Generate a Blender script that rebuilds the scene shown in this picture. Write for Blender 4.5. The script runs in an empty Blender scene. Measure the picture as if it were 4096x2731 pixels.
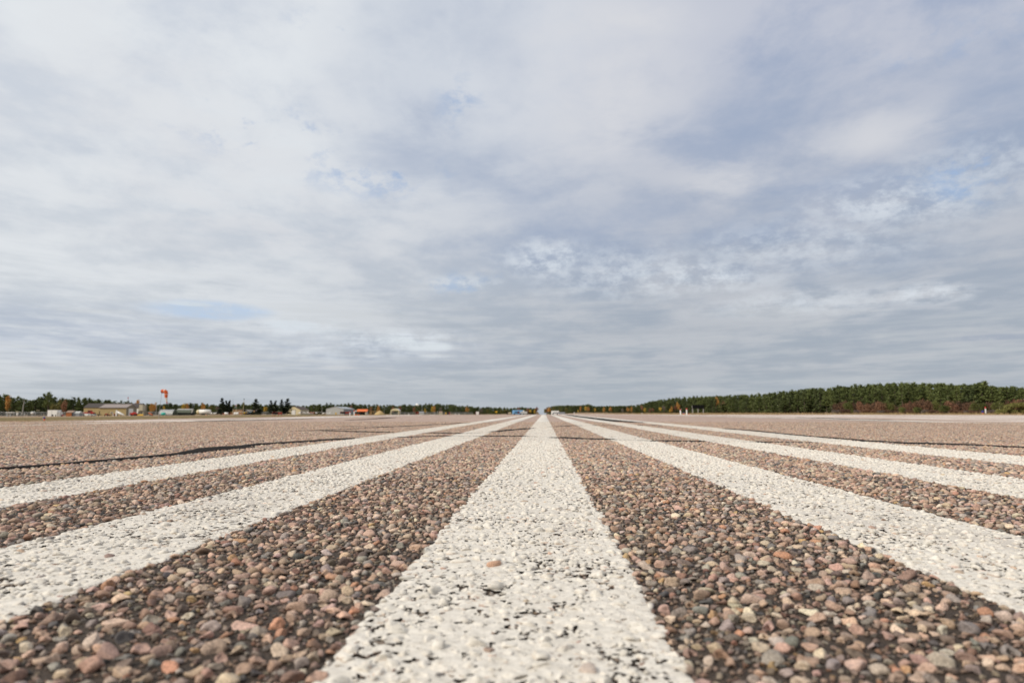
import bpy, math, random
import numpy as np
from mathutils import Vector
random.seed(7); rng = np.random.default_rng(7)
SC = bpy.context.scene; COL = SC.collection
R = math.radians

# ------------------------------------------------------------------ camera
F = 2731.0                      # focal length in photo pixels (24 mm on 36 mm, 4096 px wide)
H = 0.40                        # lens height above the pavement
Y0 = 1648.0                     # row of the true horizon
PITCH = math.atan((Y0 - 1365.5) / F)
YAW = math.atan(129.0 / F * math.cos(PITCH))
cd = bpy.data.cameras.new("camera"); cam = bpy.data.objects.new("camera", cd); COL.objects.link(cam)
cam.location = (0, 0, H); cam.rotation_euler = (R(90) + PITCH, 0, YAW)
cd.sensor_width = 36; cd.lens = 24; cd.clip_start = 0.02; cd.clip_end = 20000
cd.dof.use_dof = True; cd.dof.focus_distance = 3.6; cd.dof.aperture_fstop = 3.2
SC.camera = cam

# ------------------------------------------------------------------ sky
SUN_EL, SUN_AZ = R(40), R(-118)  # azimuth from +Y, negative = towards -X
W = bpy.data.worlds.new("World"); SC.world = W; W.use_nodes = True
NT = W.node_tree; NT.nodes.clear()
class G:
    """tiny node-graph writer"""
    def __init__(s, nt): s.nt = nt
    def n(s, t, **kw):
        o = s.nt.nodes.new(t)
        for k, v in kw.items(): setattr(o, k, v)
        return o
    def put(s, sock, v):
        if isinstance(v, bpy.types.NodeSocket): s.nt.links.new(v, sock)
        elif v is not None:
            if sock.type == 'RGBA' and len(v) == 3: v = (*v, 1)
            sock.default_value = v
    def m(s, op, a, b=None, c=None, clamp=False):
        o = s.n('ShaderNodeMath', operation=op, use_clamp=clamp)
        for i, v in enumerate((a, b, c)): s.put(o.inputs[i], v)
        return o.outputs[0]
    def v(s, op, a, b=None, sc=None):
        o = s.n('ShaderNodeVectorMath', operation=op)
        s.put(o.inputs[0], a); s.put(o.inputs[1], b)
        if sc is not None: s.put(o.inputs[3], sc)
        return o.outputs['Value'] if op in ('LENGTH', 'DOT_PRODUCT', 'DISTANCE') else o.outputs[0]
    def mix(s, f, a, b, blend='MIX'):
        o = s.n('ShaderNodeMix', data_type='RGBA', blend_type=blend)
        s.put(o.inputs[0], f); s.put(o.inputs[6], a); s.put(o.inputs[7], b)
        return o.outputs[2]
    def step(s, x, lo, hi, a=0.0, b=1.0):
        o = s.n('ShaderNodeMapRange', interpolation_type='SMOOTHSTEP')
        for i, v in enumerate((x, lo, hi, a, b)): s.put(o.inputs[i], v)
        return o.outputs[0]
    def noise(s, vec, scale, detail=4, rough=0.5, dist=0.0, col=False):
        o = s.n('ShaderNodeTexNoise')
        s.put(o.inputs['Vector'], vec)
        for k, v in (('Scale', scale), ('Detail', detail), ('Roughness', rough), ('Distortion', dist)): s.put(o.inputs[k], v)
        return o.outputs[1 if col else 0]
    def voro(s, vec, scale, out='Distance', feat='F1', rand=1.0):
        o = s.n('ShaderNodeTexVoronoi', feature=feat); s.put(o.inputs['Vector'], vec)
        s.put(o.inputs['Scale'], scale); s.put(o.inputs['Randomness'], rand)
        return o.outputs[out]
    def comb(s, x, y, z=0.0):
        o = s.n('ShaderNodeCombineXYZ')
        for i, v in enumerate((x, y, z)): s.put(o.inputs[i], v)
        return o.outputs[0]
    def sep(s, v):
        o = s.n('ShaderNodeSeparateXYZ'); s.put(o.inputs[0], v); return o.outputs
    def ramp(s, f, stops, interp='LINEAR'):
        o = s.n('ShaderNodeValToRGB'); o.color_ramp.interpolation = interp; e = o.color_ramp.elements
        while len(e) < len(stops): e.new(0.5)
        for i, (p, c) in enumerate(stops):
            e[i].position = p; e[i].color = (*c, 1) if len(c) == 3 else c
        s.put(o.inputs[0], f); return o.outputs[0]

def build_sky():
    g = G(NT)
    sky = g.n('ShaderNodeTexSky', sky_type='NISHITA')
    sky.sun_disc = False; sky.sun_elevation = SUN_EL; sky.sun_rotation = SUN_AZ
    sky.air_density = 1.0; sky.dust_density = 0.6; sky.ozone_density = 1.2
    d = g.v('NORMALIZE', g.n('ShaderNodeTexCoord').outputs['Generated'])
    dx, dy, dz = g.sep(d)
    iz = g.m('DIVIDE', 1.0, g.m('MAXIMUM', g.m('ADD', dz, 0.035), 0.03))   # flat cloud deck seen in perspective
    p = g.comb(g.m('MULTIPLY', dx, iz), g.m('MULTIPLY', dy, iz))
    wob = g.v('SUBTRACT', g.noise(g.v('MULTIPLY', d, (5, 5, 9)), 1.0, 4, 0.6, col=True), (0.5, 0.5, 0.5))
    wob = g.v('SCALE', wob, None, 1.1)
    n4 = g.noise(g.v('MULTIPLY', g.v('ADD', d, g.v('SCALE', wob, None, .05)), (9, 9, 15)), 1.0, 6, 0.62)
    def blob(px, py, sx, sy, soft=1.0):
        """soft patch of the sky round a fixed direction (sx, sy: half sizes, in photo pixels)"""
        c = math.cos(YAW); s_ = math.sin(YAW)
        X, Yv, Z = (px - 2048) / F, 1.0, (Y0 - py) / F
        vx, vy = X * c - Yv * s_, X * s_ + Yv * c
        l = math.sqrt(vx * vx + vy * vy + Z * Z)
        df = g.v('MULTIPLY', g.v('SUBTRACT', d, (vx / l, vy / l, Z / l)), (F * l / sx / 1.0, F * l / sx / 1.6, F * l / sy))
        ln = g.v('LENGTH', g.v('ADD', df, wob))
        return g.step(ln, 1.25, 0.0)
    warp = g.v('ADD', p, g.v('SCALE', g.noise(p, 0.5, 3, 0.5, col=True), None, 0.7))
    n1 = g.noise(g.v('MULTIPLY', warp, (0.75, 0.45, 1)), 1.0, 7, 0.52)            # the big banks
    n2 = g.noise(g.v('ADD', g.v('MULTIPLY', warp, (1.0, 0.85, 1)), (4.1, 2.2, 0)), 2.6, 6, 0.6)      # puffs
    n3 = g.noise(g.v('MULTIPLY', g.v('ADD', d, g.v('SCALE', wob, None, .02)), (34, 34, 58)), 1.0, 5, 0.66)         # mackerel mottle
    thick = g.m('ADD', g.m('MULTIPLY', n1, 0.50), g.m('ADD', g.m('MULTIPLY', n2, 0.24), g.m('MULTIPLY', n4, 0.26)))
    lightf = g.step(thick, 0.425, 0.585)
    # brightness: the deck is thinner towards the sun (left, high)
    sund = Vector((math.sin(SUN_AZ) * math.cos(SUN_EL), math.cos(SUN_AZ) * math.cos(SUN_EL), math.sin(SUN_EL)))
    sd = g.v('DOT_PRODUCT', d, tuple(sund))
    glow = g.step(g.v('DOT_PRODUCT', d, tuple(Vector((-.62, .55, .56)).normalized())), 0.52, 1.0)
    up = g.step(dz, 0.0, 0.5)
    dark = g.mix(up, (0.385, 0.435, 0.495), (0.335, 0.405, 0.555))
    lite = g.mix(up, (0.495, 0.525, 0.565), (0.53, 0.56, 0.65))
    c = g.mix(lightf, dark, lite)
    c = g.mix(g.m('MULTIPLY', glow, g.m('ADD', g.m('MULTIPLY', lightf, 0.35), 0.6)), c, (0.78, 0.815, 0.845))
    # slate banks
    bank = None
    for a in ((1640, 330, 420, 480, .8), (2050, 700, 520, 200, .6), (1950, 120, 300, 220, .5), (2980, 430, 480, 240, .75), (3420, 690, 560, 130, .8), (2350, 930, 800, 210, .8), (3000, 900, 700, 130, .7), (3900, 420, 350, 300, .6), (1100, 1400, 1500, 110, .3), (150, 1330, 800, 160, .5), (3200, 1050, 700, 120, .35)):
        b = g.m('MULTIPLY', blob(*a[:4]), a[4])
        bank = b if bank is None else g.m('MAXIMUM', bank, b)
    c = g.mix(g.m('MULTIPLY', bank, g.step(n2, 0.72, 0.34, 0.35, 1.0)), c, (0.345, 0.415, 0.555))
    # pale banks
    pale = None
    for a in ((2480, 330, 380, 330, .75), (2500, 30, 420, 120, .8), (900, 850, 900, 260, .5), (700, 500, 900, 700, .4), (3560, 500, 330, 110, .7), (2950, 690, 320, 120, .6), (3600, 1180, 700, 120, .35)):
        b = g.m('MULTIPLY', blob(*a[:4]), a[4])
        pale = b if pale is None else g.m('MAXIMUM', pale, b)
    c = g.mix(g.m('MULTIPLY', pale, g.step(n2, 0.36, 0.62)), c, (0.69, 0.70, 0.735))
    # gaps of blue sky between the puffs
    gap = None
    for a in ((1000, 480, 420, 130, .9), (1480, 660, 420, 110, .9), (740, 395, 90, 60, 1.), (1330, 30, 220, 60, .8), (1840, 370, 120, 160, .7), (3980, 620, 260, 190, .95), (760, 1245, 190, 45, 1.), (1850, 1130, 240, 60, .6), (3900, 90, 400, 90, .45)):
        b = g.m('MULTIPLY', blob(*a[:4]), a[4])
        gap = b if gap is None else g.m('MAXIMUM', gap, b)
    holes = g.step(g.m('ADD', g.m('MULTIPLY', n4, .6), g.m('MULTIPLY', n3, .4)), 0.50, 0.36)
    blue = g.mix(0.6, g.v('SCALE', sky.outputs[0], None, 0.11), (0.44, 0.58, 0.83))
    c = g.mix(g.m('MULTIPLY', gap, holes), c, blue)
    # bright lit wisps
    wis = None
    for a in ((2200, 1030, 250, 95, .85), (2520, 1090, 520, 120, .55), (2800, 1110, 420, 95, .75), (3250, 980, 560, 150, .45), (3640, 790, 430, 150, .7), (3950, 640, 330, 150, .45), (1600, 1365, 330, 55, .9), (1180, 1305, 260, 45, .8), (1380, 1400, 420, 60, .5), (1860, 1125, 170, 40, .6), (3720, 1170, 210, 50, .8), (740, 1215, 190, 26, .7), (3200, 1215, 500, 70, .5)):
        b = g.m('MULTIPLY', blob(*a[:4]), a[4])
        wis = b if wis is None else g.m('MAXIMUM', wis, b)
    c = g.mix(g.m('MULTIPLY', wis, g.step(g.m('ADD', g.m('MULTIPLY', n3, .7), g.m('MULTIPLY', n2, .3)), 0.40, 0.62)), c, (0.745, 0.80, 0.86))
    # smooth lens clouds and a clear slot low over the airfield
    for px_, py_, sx_, sy_, k_, cc in ((800, 1240, 280, 48, .95, (0.50, 0.62, 0.79)), (1560, 1362, 130, 24, .95, (0.70, 0.755, 0.80)), (1690, 1385, 160, 26, .95, (0.70, 0.755, 0.80)), (1740, 1425, 100, 10, .7, (0.68, 0.72, 0.76)), (1160, 1300, 140, 26, 1., (0.68, 0.735, 0.79)), (1330, 1325, 170, 14, .7, (0.66, 0.71, 0.76)), (1445, 1424, 75, 11, 1., (0.68, 0.72, 0.76)), (1350, 1470, 90, 9, .8, (0.62, 0.64, 0.67)), (720, 1212, 110, 12, .9, (0.66, 0.73, 0.80)), (2800, 1560, 130, 12, .7, (0.60, 0.62, 0.64)), (3660, 1320, 130, 14, .8, (0.36, 0.41, 0.49)), (3950, 1350, 200, 16, .8, (0.36, 0.41, 0.50))):
        bb = g.m('MULTIPLY', g.step(blob(px_, py_, sx_, sy_), .08, .7), g.step(g.m('ADD', g.m('MULTIPLY', n3, .5), g.m('MULTIPLY', n4, .5)), .36, .56, .15, 1.0))
        c = g.mix(g.m('MULTIPLY', bb, k_), c, cc)
    # thin streaked strata low down
    st = g.noise(g.comb(g.m('MULTIPLY', dx, 5.0), g.m('MULTIPLY', dy, 5.0), g.m('MULTIPLY', dz, 75.0)), 1.0, 5, 0.6)
    low = g.step(dz, 0.26, 0.03)
    c = g.mix(g.m('MULTIPLY', low, g.step(st, 0.50, 0.70, 0.0, 0.55)), c, (0.56, 0.59, 0.615))
    c = g.mix(g.m('MULTIPLY', low, g.step(st, 0.50, 0.30, 0.0, 0.5)), c, (0.375, 0.42, 0.48))
    c = g.mix(g.step(dz, 0.075, 0.0, 0.0, 0.6), c, (0.43, 0.475, 0.52))
    # overhead and behind the photographer the deck is brighter (real overcast: zenith about twice the horizon)
    zen = g.step(dz, 0.55, 0.9)
    c = g.mix(zen, c, (0.72, 0.715, 0.71))
    c = g.mix(g.m('MULTIPLY', g.step(dy, 0.15, -0.5), g.step(dz, 0.0, 0.25)), c, (0.62, 0.61, 0.59))
    c = g.mix(g.step(dz, 0.0, -0.04), c, (0.2, 0.18, 0.16))
    bg = g.n('ShaderNodeBackground'); g.put(bg.inputs[0], g.v('SCALE', c, None, 10.0)); bg.inputs[1].default_value = 0.1
    out = g.n('ShaderNodeOutputWorld'); NT.links.new(bg.outputs[0], out.inputs[0])
build_sky()
ld = bpy.data.lights.new("sun", 'SUN'); sun = bpy.data.objects.new("sun", ld); COL.objects.link(sun)
ld.energy = 3.0; ld.angle = R(10); ld.color = (1.0, 0.93, 0.82)
sv = Vector((math.sin(SUN_AZ) * math.cos(SUN_EL), math.cos(SUN_AZ) * math.cos(SUN_EL), math.sin(SUN_EL)))
sun.rotation_euler = sv.to_track_quat('Z', 'Y').to_euler(); sun.location = sv * 50 + Vector((0, 0, 50))
SC.view_settings.view_transform = 'Standard'; SC.view_settings.look = 'None'
SC.view_settings.exposure = 0.0; SC.view_settings.gamma = 1.0
SC.cycles.max_bounces = 5; SC.cycles.diffuse_bounces = 3; SC.cycles.transparent_max_bounces = 8

# ------------------------------------------------------------------ helpers
def sm(t): t = np.clip(t, 0, 1); return t * t * (3 - 2 * t)
def terr(x, y):
    """height of the land: level round the camera, falling away along the runway and towards the airfield"""
    x = np.asarray(x, float); y = np.asarray(y, float)
    zl = -0.5 * sm((-x - 22) / 23) - 0.0055 * np.maximum(0, -x - 60)
    w = 1 - 0.55 * sm((x - 10) / 50)
    zy = -0.0035 * np.maximum(0, y - 100) * w
    zr = -0.004 * np.maximum(0, x - 66)
    rise = 0.012 * np.maximum(0, -x - 330) + 0.012 * np.maximum(0, x - 185) + 0.008 * np.maximum(0, y - 950) * sm((np.abs(x + 3) - 30) / 40)
    return np.minimum(np.minimum(zl, zy), zr) + np.minimum(rise, 25)
SOIL = -0.10                    # the soil lies this much under the paving
CP, CY, SY = math.cos(PITCH), math.cos(YAW), math.sin(YAW)
def place(px, d):
    """ground point seen in photo column px at forward distance d"""
    lat = (px - 2048) / F * d * CP
    x, y = lat * CY - d * SY, lat * SY + d * CY
    return x, y, float(terr(x, y)) + SOIL
def tag(o, label=None, cat=None, group=None, kind=None):
    if label: o['label'] = label
    if cat: o['category'] = cat
    if group: o['group'] = group
    if kind: o['kind'] = kind
    return o
def link(name, me, m, parent=None, smooth=False):
    o = bpy.data.objects.new(name, me); COL.objects.link(o)
    if m is not None: me.materials.append(m)
    if parent is not None: o.parent = parent
    if smooth: me.polygons.foreach_set('use_smooth', np.ones(len(me.polygons), bool))
    return o
def empty(name, loc, rz, label, cat, group=None):
    e = bpy.data.objects.new(name, None); COL.objects.link(e)
    e.location = loc; e.rotation_euler = (0, 0, rz); e.empty_display_size = 0.5
    return tag(e, label, cat, group)
def np_mesh(name, V, faces_list, attrs=None):
    """V (n,3); faces_list: list of (k, array) of k-gons"""
    me = bpy.data.meshes.new(name)
    me.vertices.add(len(V)); me.vertices.foreach_set('co', np.ascontiguousarray(V, np.float32).ravel())
    li = np.concatenate([a.ravel() for a in faces_list]).astype(np.int32)
    tot = np.concatenate([np.full(len(a), a.shape[1], np.int32) for a in faces_list])
    st = np.concatenate([[0], np.cumsum(tot)[:-1]]).astype(np.int32)
    me.loops.add(len(li)); me.loops.foreach_set('vertex_index', li)
    me.polygons.add(len(tot)); me.polygons.foreach_set('loop_start', st)
    for nm, (typ, arr) in (attrs or {}).items():
        a = me.attributes.new(nm, typ, 'POINT')
        a.data.foreach_set('color' if typ == 'FLOAT_COLOR' else 'value', np.ascontiguousarray(arr, np.float32).ravel())
    me.update(calc_edges=True)
    return me
class MB:
    """collects shapes (units scaled by s) into one mesh"""
    def __init__(s, sc=1.0): s.v = []; s.f = []; s.s = sc
    def add(s, vs, fs):
        o = len(s.v); s.v += [tuple(c * s.s for c in v) for v in vs]; s.f += [tuple(i + o for i in f) for f in fs]; return s
    def box(s, x0, x1, y0, y1, z0, z1, rz=0):
        vs = [(x, y, z) for z in (z0, z1) for y in (y0, y1) for x in (x0, x1)]
        if rz:
            cx, cy = (x0 + x1) / 2, (y0 + y1) / 2; c, n = math.cos(rz), math.sin(rz)
            vs = [(cx + (x - cx) * c - (y - cy) * n, cy + (x - cx) * n + (y - cy) * c, z) for x, y, z in vs]
        return s.add(vs, [(0, 2, 3, 1), (4, 5, 7, 6), (0, 1, 5, 4), (2, 6, 7, 3), (0, 4, 6, 2), (1, 3, 7, 5)])
    def prism(s, poly, a, b, axis='y'):
        """polygon in the xz (axis y) or yz (axis x) or xy (axis z) plane, extruded a..b"""
        n = len(poly)
        P = {'y': lambda p, t: (p[0], t, p[1]), 'x': lambda p, t: (t, p[0], p[1]), 'z': lambda p, t: (p[0], p[1], t)}[axis]
        vs = [P(p, a) for p in poly] + [P(p, b) for p in poly]
        return s.add(vs, [tuple(range(n))[::-1], tuple(range(n, 2 * n))] + [(i, (i + 1) % n, n + (i + 1) % n, n + i) for i in range(n)])
    def loft(s, pts, radii, n=10, squash=1.0, caps=True):
        pts = [Vector(p) for p in pts]; vs = []; fs = []
        up0 = None
        for i, p in enumerate(pts):
            t = (pts[min(i + 1, len(pts) - 1)] - pts[max(i - 1, 0)]).normalized()
            if up0 is None: up0 = Vector((0, 0, 1)) if abs(t.z) < .9 else Vector((0, 1, 0))
            a = t.cross(up0).normalized(); b = a.cross(t).normalized(); up0 = b
            r = radii[i]; ra, rb = (r if isinstance(r, tuple) else (r, r * squash))
            vs += [tuple(p + a * (math.cos(2 * math.pi * k / n) * ra) + b * (math.sin(2 * math.pi * k / n) * rb)) for k in range(n)]
        for i in range(len(pts) - 1):
            for k in range(n):
                fs.append((i * n + k, i * n + (k + 1) % n, (i + 1) * n + (k + 1) % n, (i + 1) * n + k))
        if caps: fs += [tuple(range(n))[::-1], tuple(range((len(pts) - 1) * n, len(pts) * n))]
        return s.add(vs, fs)
    def tube(s, p, q, r0, r1=None, n=8): return s.loft([p, q], [r0, r0 if r1 is None else r1], n)
    def ball(s, c, rx, ry=None, rz=None, n=12, m=7):
        ry = rx if ry is None else ry; rz = rx if rz is None else rz
        vs = [(c[0], c[1], c[2] - rz)]; fs = []
        for j in range(1, m):
            a = -math.pi / 2 + math.pi * j / m
            vs += [(c[0] + rx * math.cos(a) * math.cos(2 * math.pi * k / n), c[1] + ry * math.cos(a) * math.sin(2 * math.pi * k / n), c[2] + rz * math.sin(a)) for k in range(n)]
        vs.append((c[0], c[1], c[2] + rz))
        fs += [(0, 1 + (k + 1) % n, 1 + k) for k in range(n)]
        for j in range(m - 2): fs += [(1 + j * n + k, 1 + j * n + (k + 1) % n, 1 + (j + 1) * n + (k + 1) % n, 1 + (j + 1) * n + k) for k in range(n)]
        t = len(vs) - 1; b = 1 + (m - 2) * n
        return s.add(vs, fs + [(b + k, b + (k + 1) % n, t) for k in range(n)])
    def build(s, name, m, parent=None, smooth=False):
        me = bpy.data.meshes.new(name); me.from_pydata(s.v, [], s.f); me.update()
        o = link(name, me, m, parent, smooth)
        return o
# value noise for geometry
def vnoise(x, y, seed=0):
    xi = np.floor(x).astype(np.int64); yi = np.floor(y).astype(np.int64); fx = sm(x - xi); fy = sm(y - yi)
    def h(a, b):
        n = (a * 374761393 + b * 668265263 + seed * 974634777) & 0xffffffff
        n = ((n ^ (n >> 13)) * 1274126177) & 0xffffffff
        return ((n ^ (n >> 16)) & 0xffff) / 65535.0
    return (h(xi, yi) * (1 - fx) + h(xi + 1, yi) * fx) * (1 - fy) + (h(xi, yi + 1) * (1 - fx) + h(xi + 1, yi + 1) * fx) * fy

# ------------------------------------------------------------------ materials
def new_mat(name):
    m = bpy.data.materials.new(name); m.use_nodes = True; m.node_tree.nodes.clear()
    g = G(m.node_tree); b = g.n('ShaderNodeBsdfPrincipled'); o = g.n('ShaderNodeOutputMaterial')
    g.nt.links.new(b.outputs[0], o.inputs[0]); return m, g, b
def wpos(g): return g.n('ShaderNodeNewGeometry').outputs['Position']
def paint(name, c, rough=0.6, var=0.18, scale=1.2, metal=0.0, bands=0.0, bdir='x'):
    """painted or weathered surface: blotchy tone, streaks of grime, optional ribbed sheeting"""
    m, g, b = new_mat(name)
    p = g.n('ShaderNodeTexCoord').outputs['Object']
    n = g.noise(p, scale, 5, 0.6); st = g.noise(g.v('MULTIPLY', p, (3, 3, 0.35)), scale * 2, 3, 0.5)
    f = g.m('ADD', g.m('MULTIPLY', n, 0.6), g.m('MULTIPLY', st, 0.4))
    cc = g.mix(g.step(f, 0.3, 0.7), tuple(v * (1 - var) for v in c), tuple(min(1, v * (1 + var * .5)) for v in c))
    g.put(b.inputs['Base Color'], cc); b.inputs['Roughness'].default_value = rough; b.inputs['Metallic'].default_value = metal; b.inputs['Specular IOR Level'].default_value = 0.03 if name == 'black_board' else 0.3
    if bands:
        w = g.n('ShaderNodeTexWave', bands_direction=bdir.upper()); g.put(w.inputs['Vector'], p); w.inputs['Scale'].default_value = bands
        bp = g.n('ShaderNodeBump'); bp.inputs['Strength'].default_value = 0.6; bp.inputs['Distance'].default_value = 0.04
        g.put(bp.inputs['Height'], w.outputs[1]); g.nt.links.new(bp.outputs[0], b.inputs['Normal'])
    return m
STONES = [(0.43, 0.315, 0.255), (0.50, 0.385, 0.305), (0.345, 0.25, 0.20), (0.54, 0.45, 0.36), (0.31, 0.285, 0.265), (0.235, 0.23, 0.225),
          (0.44, 0.405, 0.365), (0.085, 0.085, 0.088), (0.60, 0.53, 0.44), (0.45, 0.27, 0.185), (0.235, 0.15, 0.12), (0.17, 0.14, 0.12), (0.47, 0.34, 0.19), (0.46, 0.35, 0.30)]
STW = np.array([15, 16, 11, 11, 8, 7, 9, 4, 7, 3.5, 4, 6, 1.5, 12.]); STW /= STW.sum()
WHITE = (0.74, 0.715, 0.665)
def mat_aggregate():
    m, g, b = new_mat("aggregate")
    at = g.n('ShaderNodeAttribute', attribute_name='tone'); pa = g.n('ShaderNodeAttribute', attribute_name='paint')
    p = wpos(g)
    mot = g.noise(p, 330, 4, 0.65); mo2 = g.noise(p, 110, 3, 0.6)
    c = g.mix(g.step(mot, 0.3, 0.72, 0.0, 1.0), g.v('SCALE', at.outputs['Color'], None, 0.52), g.v('SCALE', at.outputs['Color'], None, 1.32))
    c = g.mix(g.step(mo2, 0.56, 0.72, 0, 0.45), c, (0.10, 0.088, 0.078))
    pc = g.mix(g.step(g.noise(p, 60, 3, 0.6), 0.35, 0.65), (0.60, 0.562, 0.50), (0.77, 0.725, 0.655))
    fleck = g.step(g.noise(p, 130, 5, 0.75), 0.56, 0.68)
    pc = g.mix(g.m('MULTIPLY', fleck, 0.8), pc, g.v('SCALE', at.outputs['Color'], None, 0.8))
    g.put(b.inputs['Base Color'], g.mix(pa.outputs['Fac'], c, pc))
    b.inputs['Roughness'].default_value = 0.62; b.inputs['Specular IOR Level'].default_value = 0.35
    bp = g.n('ShaderNodeBump'); bp.inputs['Strength'].default_value = 0.75; bp.inputs['Distance'].default_value = 0.002
    g.put(bp.inputs['Height'], g.m('ADD', mot, mo2)); g.nt.links.new(bp.outputs[0], b.inputs['Normal'])
    return m
def mat_linepaint():
    m, g, b = new_mat("line_paint"); p = wpos(g)
    pc = g.mix(g.step(g.noise(p, 45, 4, 0.65), 0.32, 0.68), (0.59, 0.553, 0.495), (0.77, 0.725, 0.655))
    sp = g.step(g.noise(p, 120, 5, 0.75), 0.53, 0.66)
    cl = g.step(g.noise(p, 4.0, 5, 0.65), 0.40, 0.62, 0.25, 1.0)
    pc = g.mix(g.m('MULTIPLY', sp, cl), pc, (0.20, 0.165, 0.14))
    tan = g.step(g.noise(g.v('ADD', p, (7, 3, 0)), 75, 3, 0.6), 0.66, 0.72)
    pc = g.mix(g.m('MULTIPLY', tan, 0.6), pc, (0.42, 0.29, 0.21))
    # long scuffs and cross cracks
    wear = g.step(g.noise(g.v('MULTIPLY', p, (1.0, 0.35, 1)), 1.7, 6, 0.65), 0.50, 0.72, 0, 0.65)
    pc = g.mix(wear, pc, (0.42, 0.375, 0.33))
    g.put(b.inputs['Base Color'], pc); b.inputs['Roughness'].default_value = 0.7
    bp = g.n('ShaderNodeBump'); bp.inputs['Strength'].default_value = 0.8; bp.inputs['Distance'].default_value = 0.003
    g.put(bp.inputs['Height'], g.m('ADD', g.noise(p, 60, 4, 0.6), g.m('MULTIPLY', g.noise(p, 250, 3, 0.6), 0.4))); g.nt.links.new(bp.outputs[0], b.inputs['Normal'])
    return m
GR_FAR = 28.0
def gravel_half(y): return 0.80 * y + 1.3
def mat_runway():
    m, g, b = new_mat("runway_surface"); p = wpos(g); x, y, z = g.sep(p)
    cell = g.voro(p, 40, 'Color'); dist = g.voro(p, 40, 'Distance')
    sel = g.sep(cell)[0]
    stops = []; acc = 0
    for c, w in zip(STONES, STW): stops.append((min(acc, 0.999), c)); acc += w
    st = g.ramp(sel, stops, 'CONSTANT')
    c = g.mix(g.step(dist, 0.45, 0.62, 0, 0.75), st, (0.045, 0.04, 0.036))
    # beyond the near stones only their tops are seen, so the average tone counts
    far = g.mix(g.step(g.m('ADD', g.m('MULTIPLY', g.noise(p, 7.0, 5, 0.8), .55), g.m('MULTIPLY', g.noise(g.v('MULTIPLY', p, (1, .4, 1)), 1.9, 5, 0.75), .45)), 0.38, 0.62), (0.285, 0.195, 0.16), (0.60, 0.45, 0.372))
    c = g.mix(0.72, c, far)
    big = g.noise(g.v('MULTIPLY', p, (0.22, 0.5, 1)), 1.0, 5, 0.6)
    c = g.mix(g.step(big, 0.52, 0.75, 0, 0.35), c, (0.34, 0.25, 0.215))
    c = g.mix(g.step(big, 0.46, 0.25, 0, 0.4), c, (0.58, 0.47, 0.41))
    # bleached shoulders beyond the edge lines
    ed = g.m('MAXIMUM', g.step(x, 16.5, 22.0), g.step(x, -16.5, -18.0))
    cr = g.step(g.noise(g.v('MULTIPLY', p, (0.55, 0.06, 1)), 1.0, 6, 0.7), 0.43, 0.57)
    c = g.mix(g.m('MULTIPLY', ed, cr), c, (0.68, 0.61, 0.56))
    # bare binder where real stones are modelled
    near = g.m('MULTIPLY', g.step(y, GR_FAR - 0.3, GR_FAR - 3.2), g.step(g.m('SUBTRACT', g.m('ABSOLUTE', x), g.m('MULTIPLY', y, 0.80)), 1.3, 1.2))
    bind = g.mix(g.step(g.noise(p, 300, 4, 0.75), 0.42, 0.68), (0.026, 0.020, 0.016), (0.12, 0.088, 0.068))
    c = g.mix(near, c, bind)
    g.put(b.inputs['Base Color'], c); b.inputs['Roughness'].default_value = 0.8; b.inputs['Specular IOR Level'].default_value = 0.25
    bp = g.n('ShaderNodeBump'); bp.inputs['Strength'].default_value = 0.7; bp.inputs['Distance'].default_value = 0.008
    g.put(bp.inputs['Height'], g.m('SUBTRACT', 1.0, dist)); g.nt.links.new(bp.outputs[0], b.inputs['Normal'])
    return m
def mat_grassland():
    m, g, b = new_mat("grassland"); p = wpos(g); x, y, z = g.sep(p)
    n = g.noise(g.v('MULTIPLY', p, (1, 1, 1)), 0.6, 6, 0.7); n2 = g.noise(p, 0.045, 5, 0.6)
    dry = g.mix(g.step(n, 0.3, 0.7), (0.235, 0.165, 0.10), (0.40, 0.29, 0.19))
    olive = g.mix(g.step(n, 0.3, 0.7), (0.115, 0.095, 0.04), (0.21, 0.165, 0.075))
    # a greener mown strip runs along the paving, with bare dry turf either side of it
    wob = g.m('MULTIPLY', g.m('SUBTRACT', n2, 0.5), 22.0)
    xx = g.m('ADD', x, wob)
    strip = g.m('MULTIPLY', g.step(xx, -62, -68), g.step(xx, -150, -128))
    c = g.mix(g.m('MULTIPLY', strip, 0.85), dry, olive)
    c = g.mix(g.step(n2, 0.55, 0.75, 0, 0.5), c, (0.20, 0.15, 0.085))
    g.put(b.inputs['Base Color'], c); b.inputs['Roughness'].default_value = 0.95; b.inputs['Specular IOR Level'].default_value = 0.1
    bp = g.n('ShaderNodeBump'); bp.inputs['Strength'].default_value = 0.8; bp.inputs['Distance'].default_value = 0.15
    g.put(bp.inputs['Height'], g.noise(p, 4.0, 5, 0.7)); g.nt.links.new(bp.outputs[0], b.inputs['Normal'])
    return m
def mat_leaf(name, a, bcol, var=0.5):
    """foliage: tone differs from tree to tree and from leaf clump to leaf clump"""
    m, g, b = new_mat(name)
    rnd = g.n('ShaderNodeObjectInfo').outputs['Random']
    p = g.n('ShaderNodeTexCoord').outputs['Object']
    n = g.noise(p, 0.55, 4, 0.65)
    f = g.m('ADD', g.m('MULTIPLY', g.m('SUBTRACT', n, 0.5), 2.2), g.m('ADD', 0.5, g.m('MULTIPLY', g.m('SUBTRACT', rnd, 0.5), var)), clamp=True)
    g.put(b.inputs['Base Color'], g.mix(f, a, bcol)); b.inputs['Roughness'].default_value = 0.75; b.inputs['Specular IOR Level'].default_value = 0.2
    return m
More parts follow.
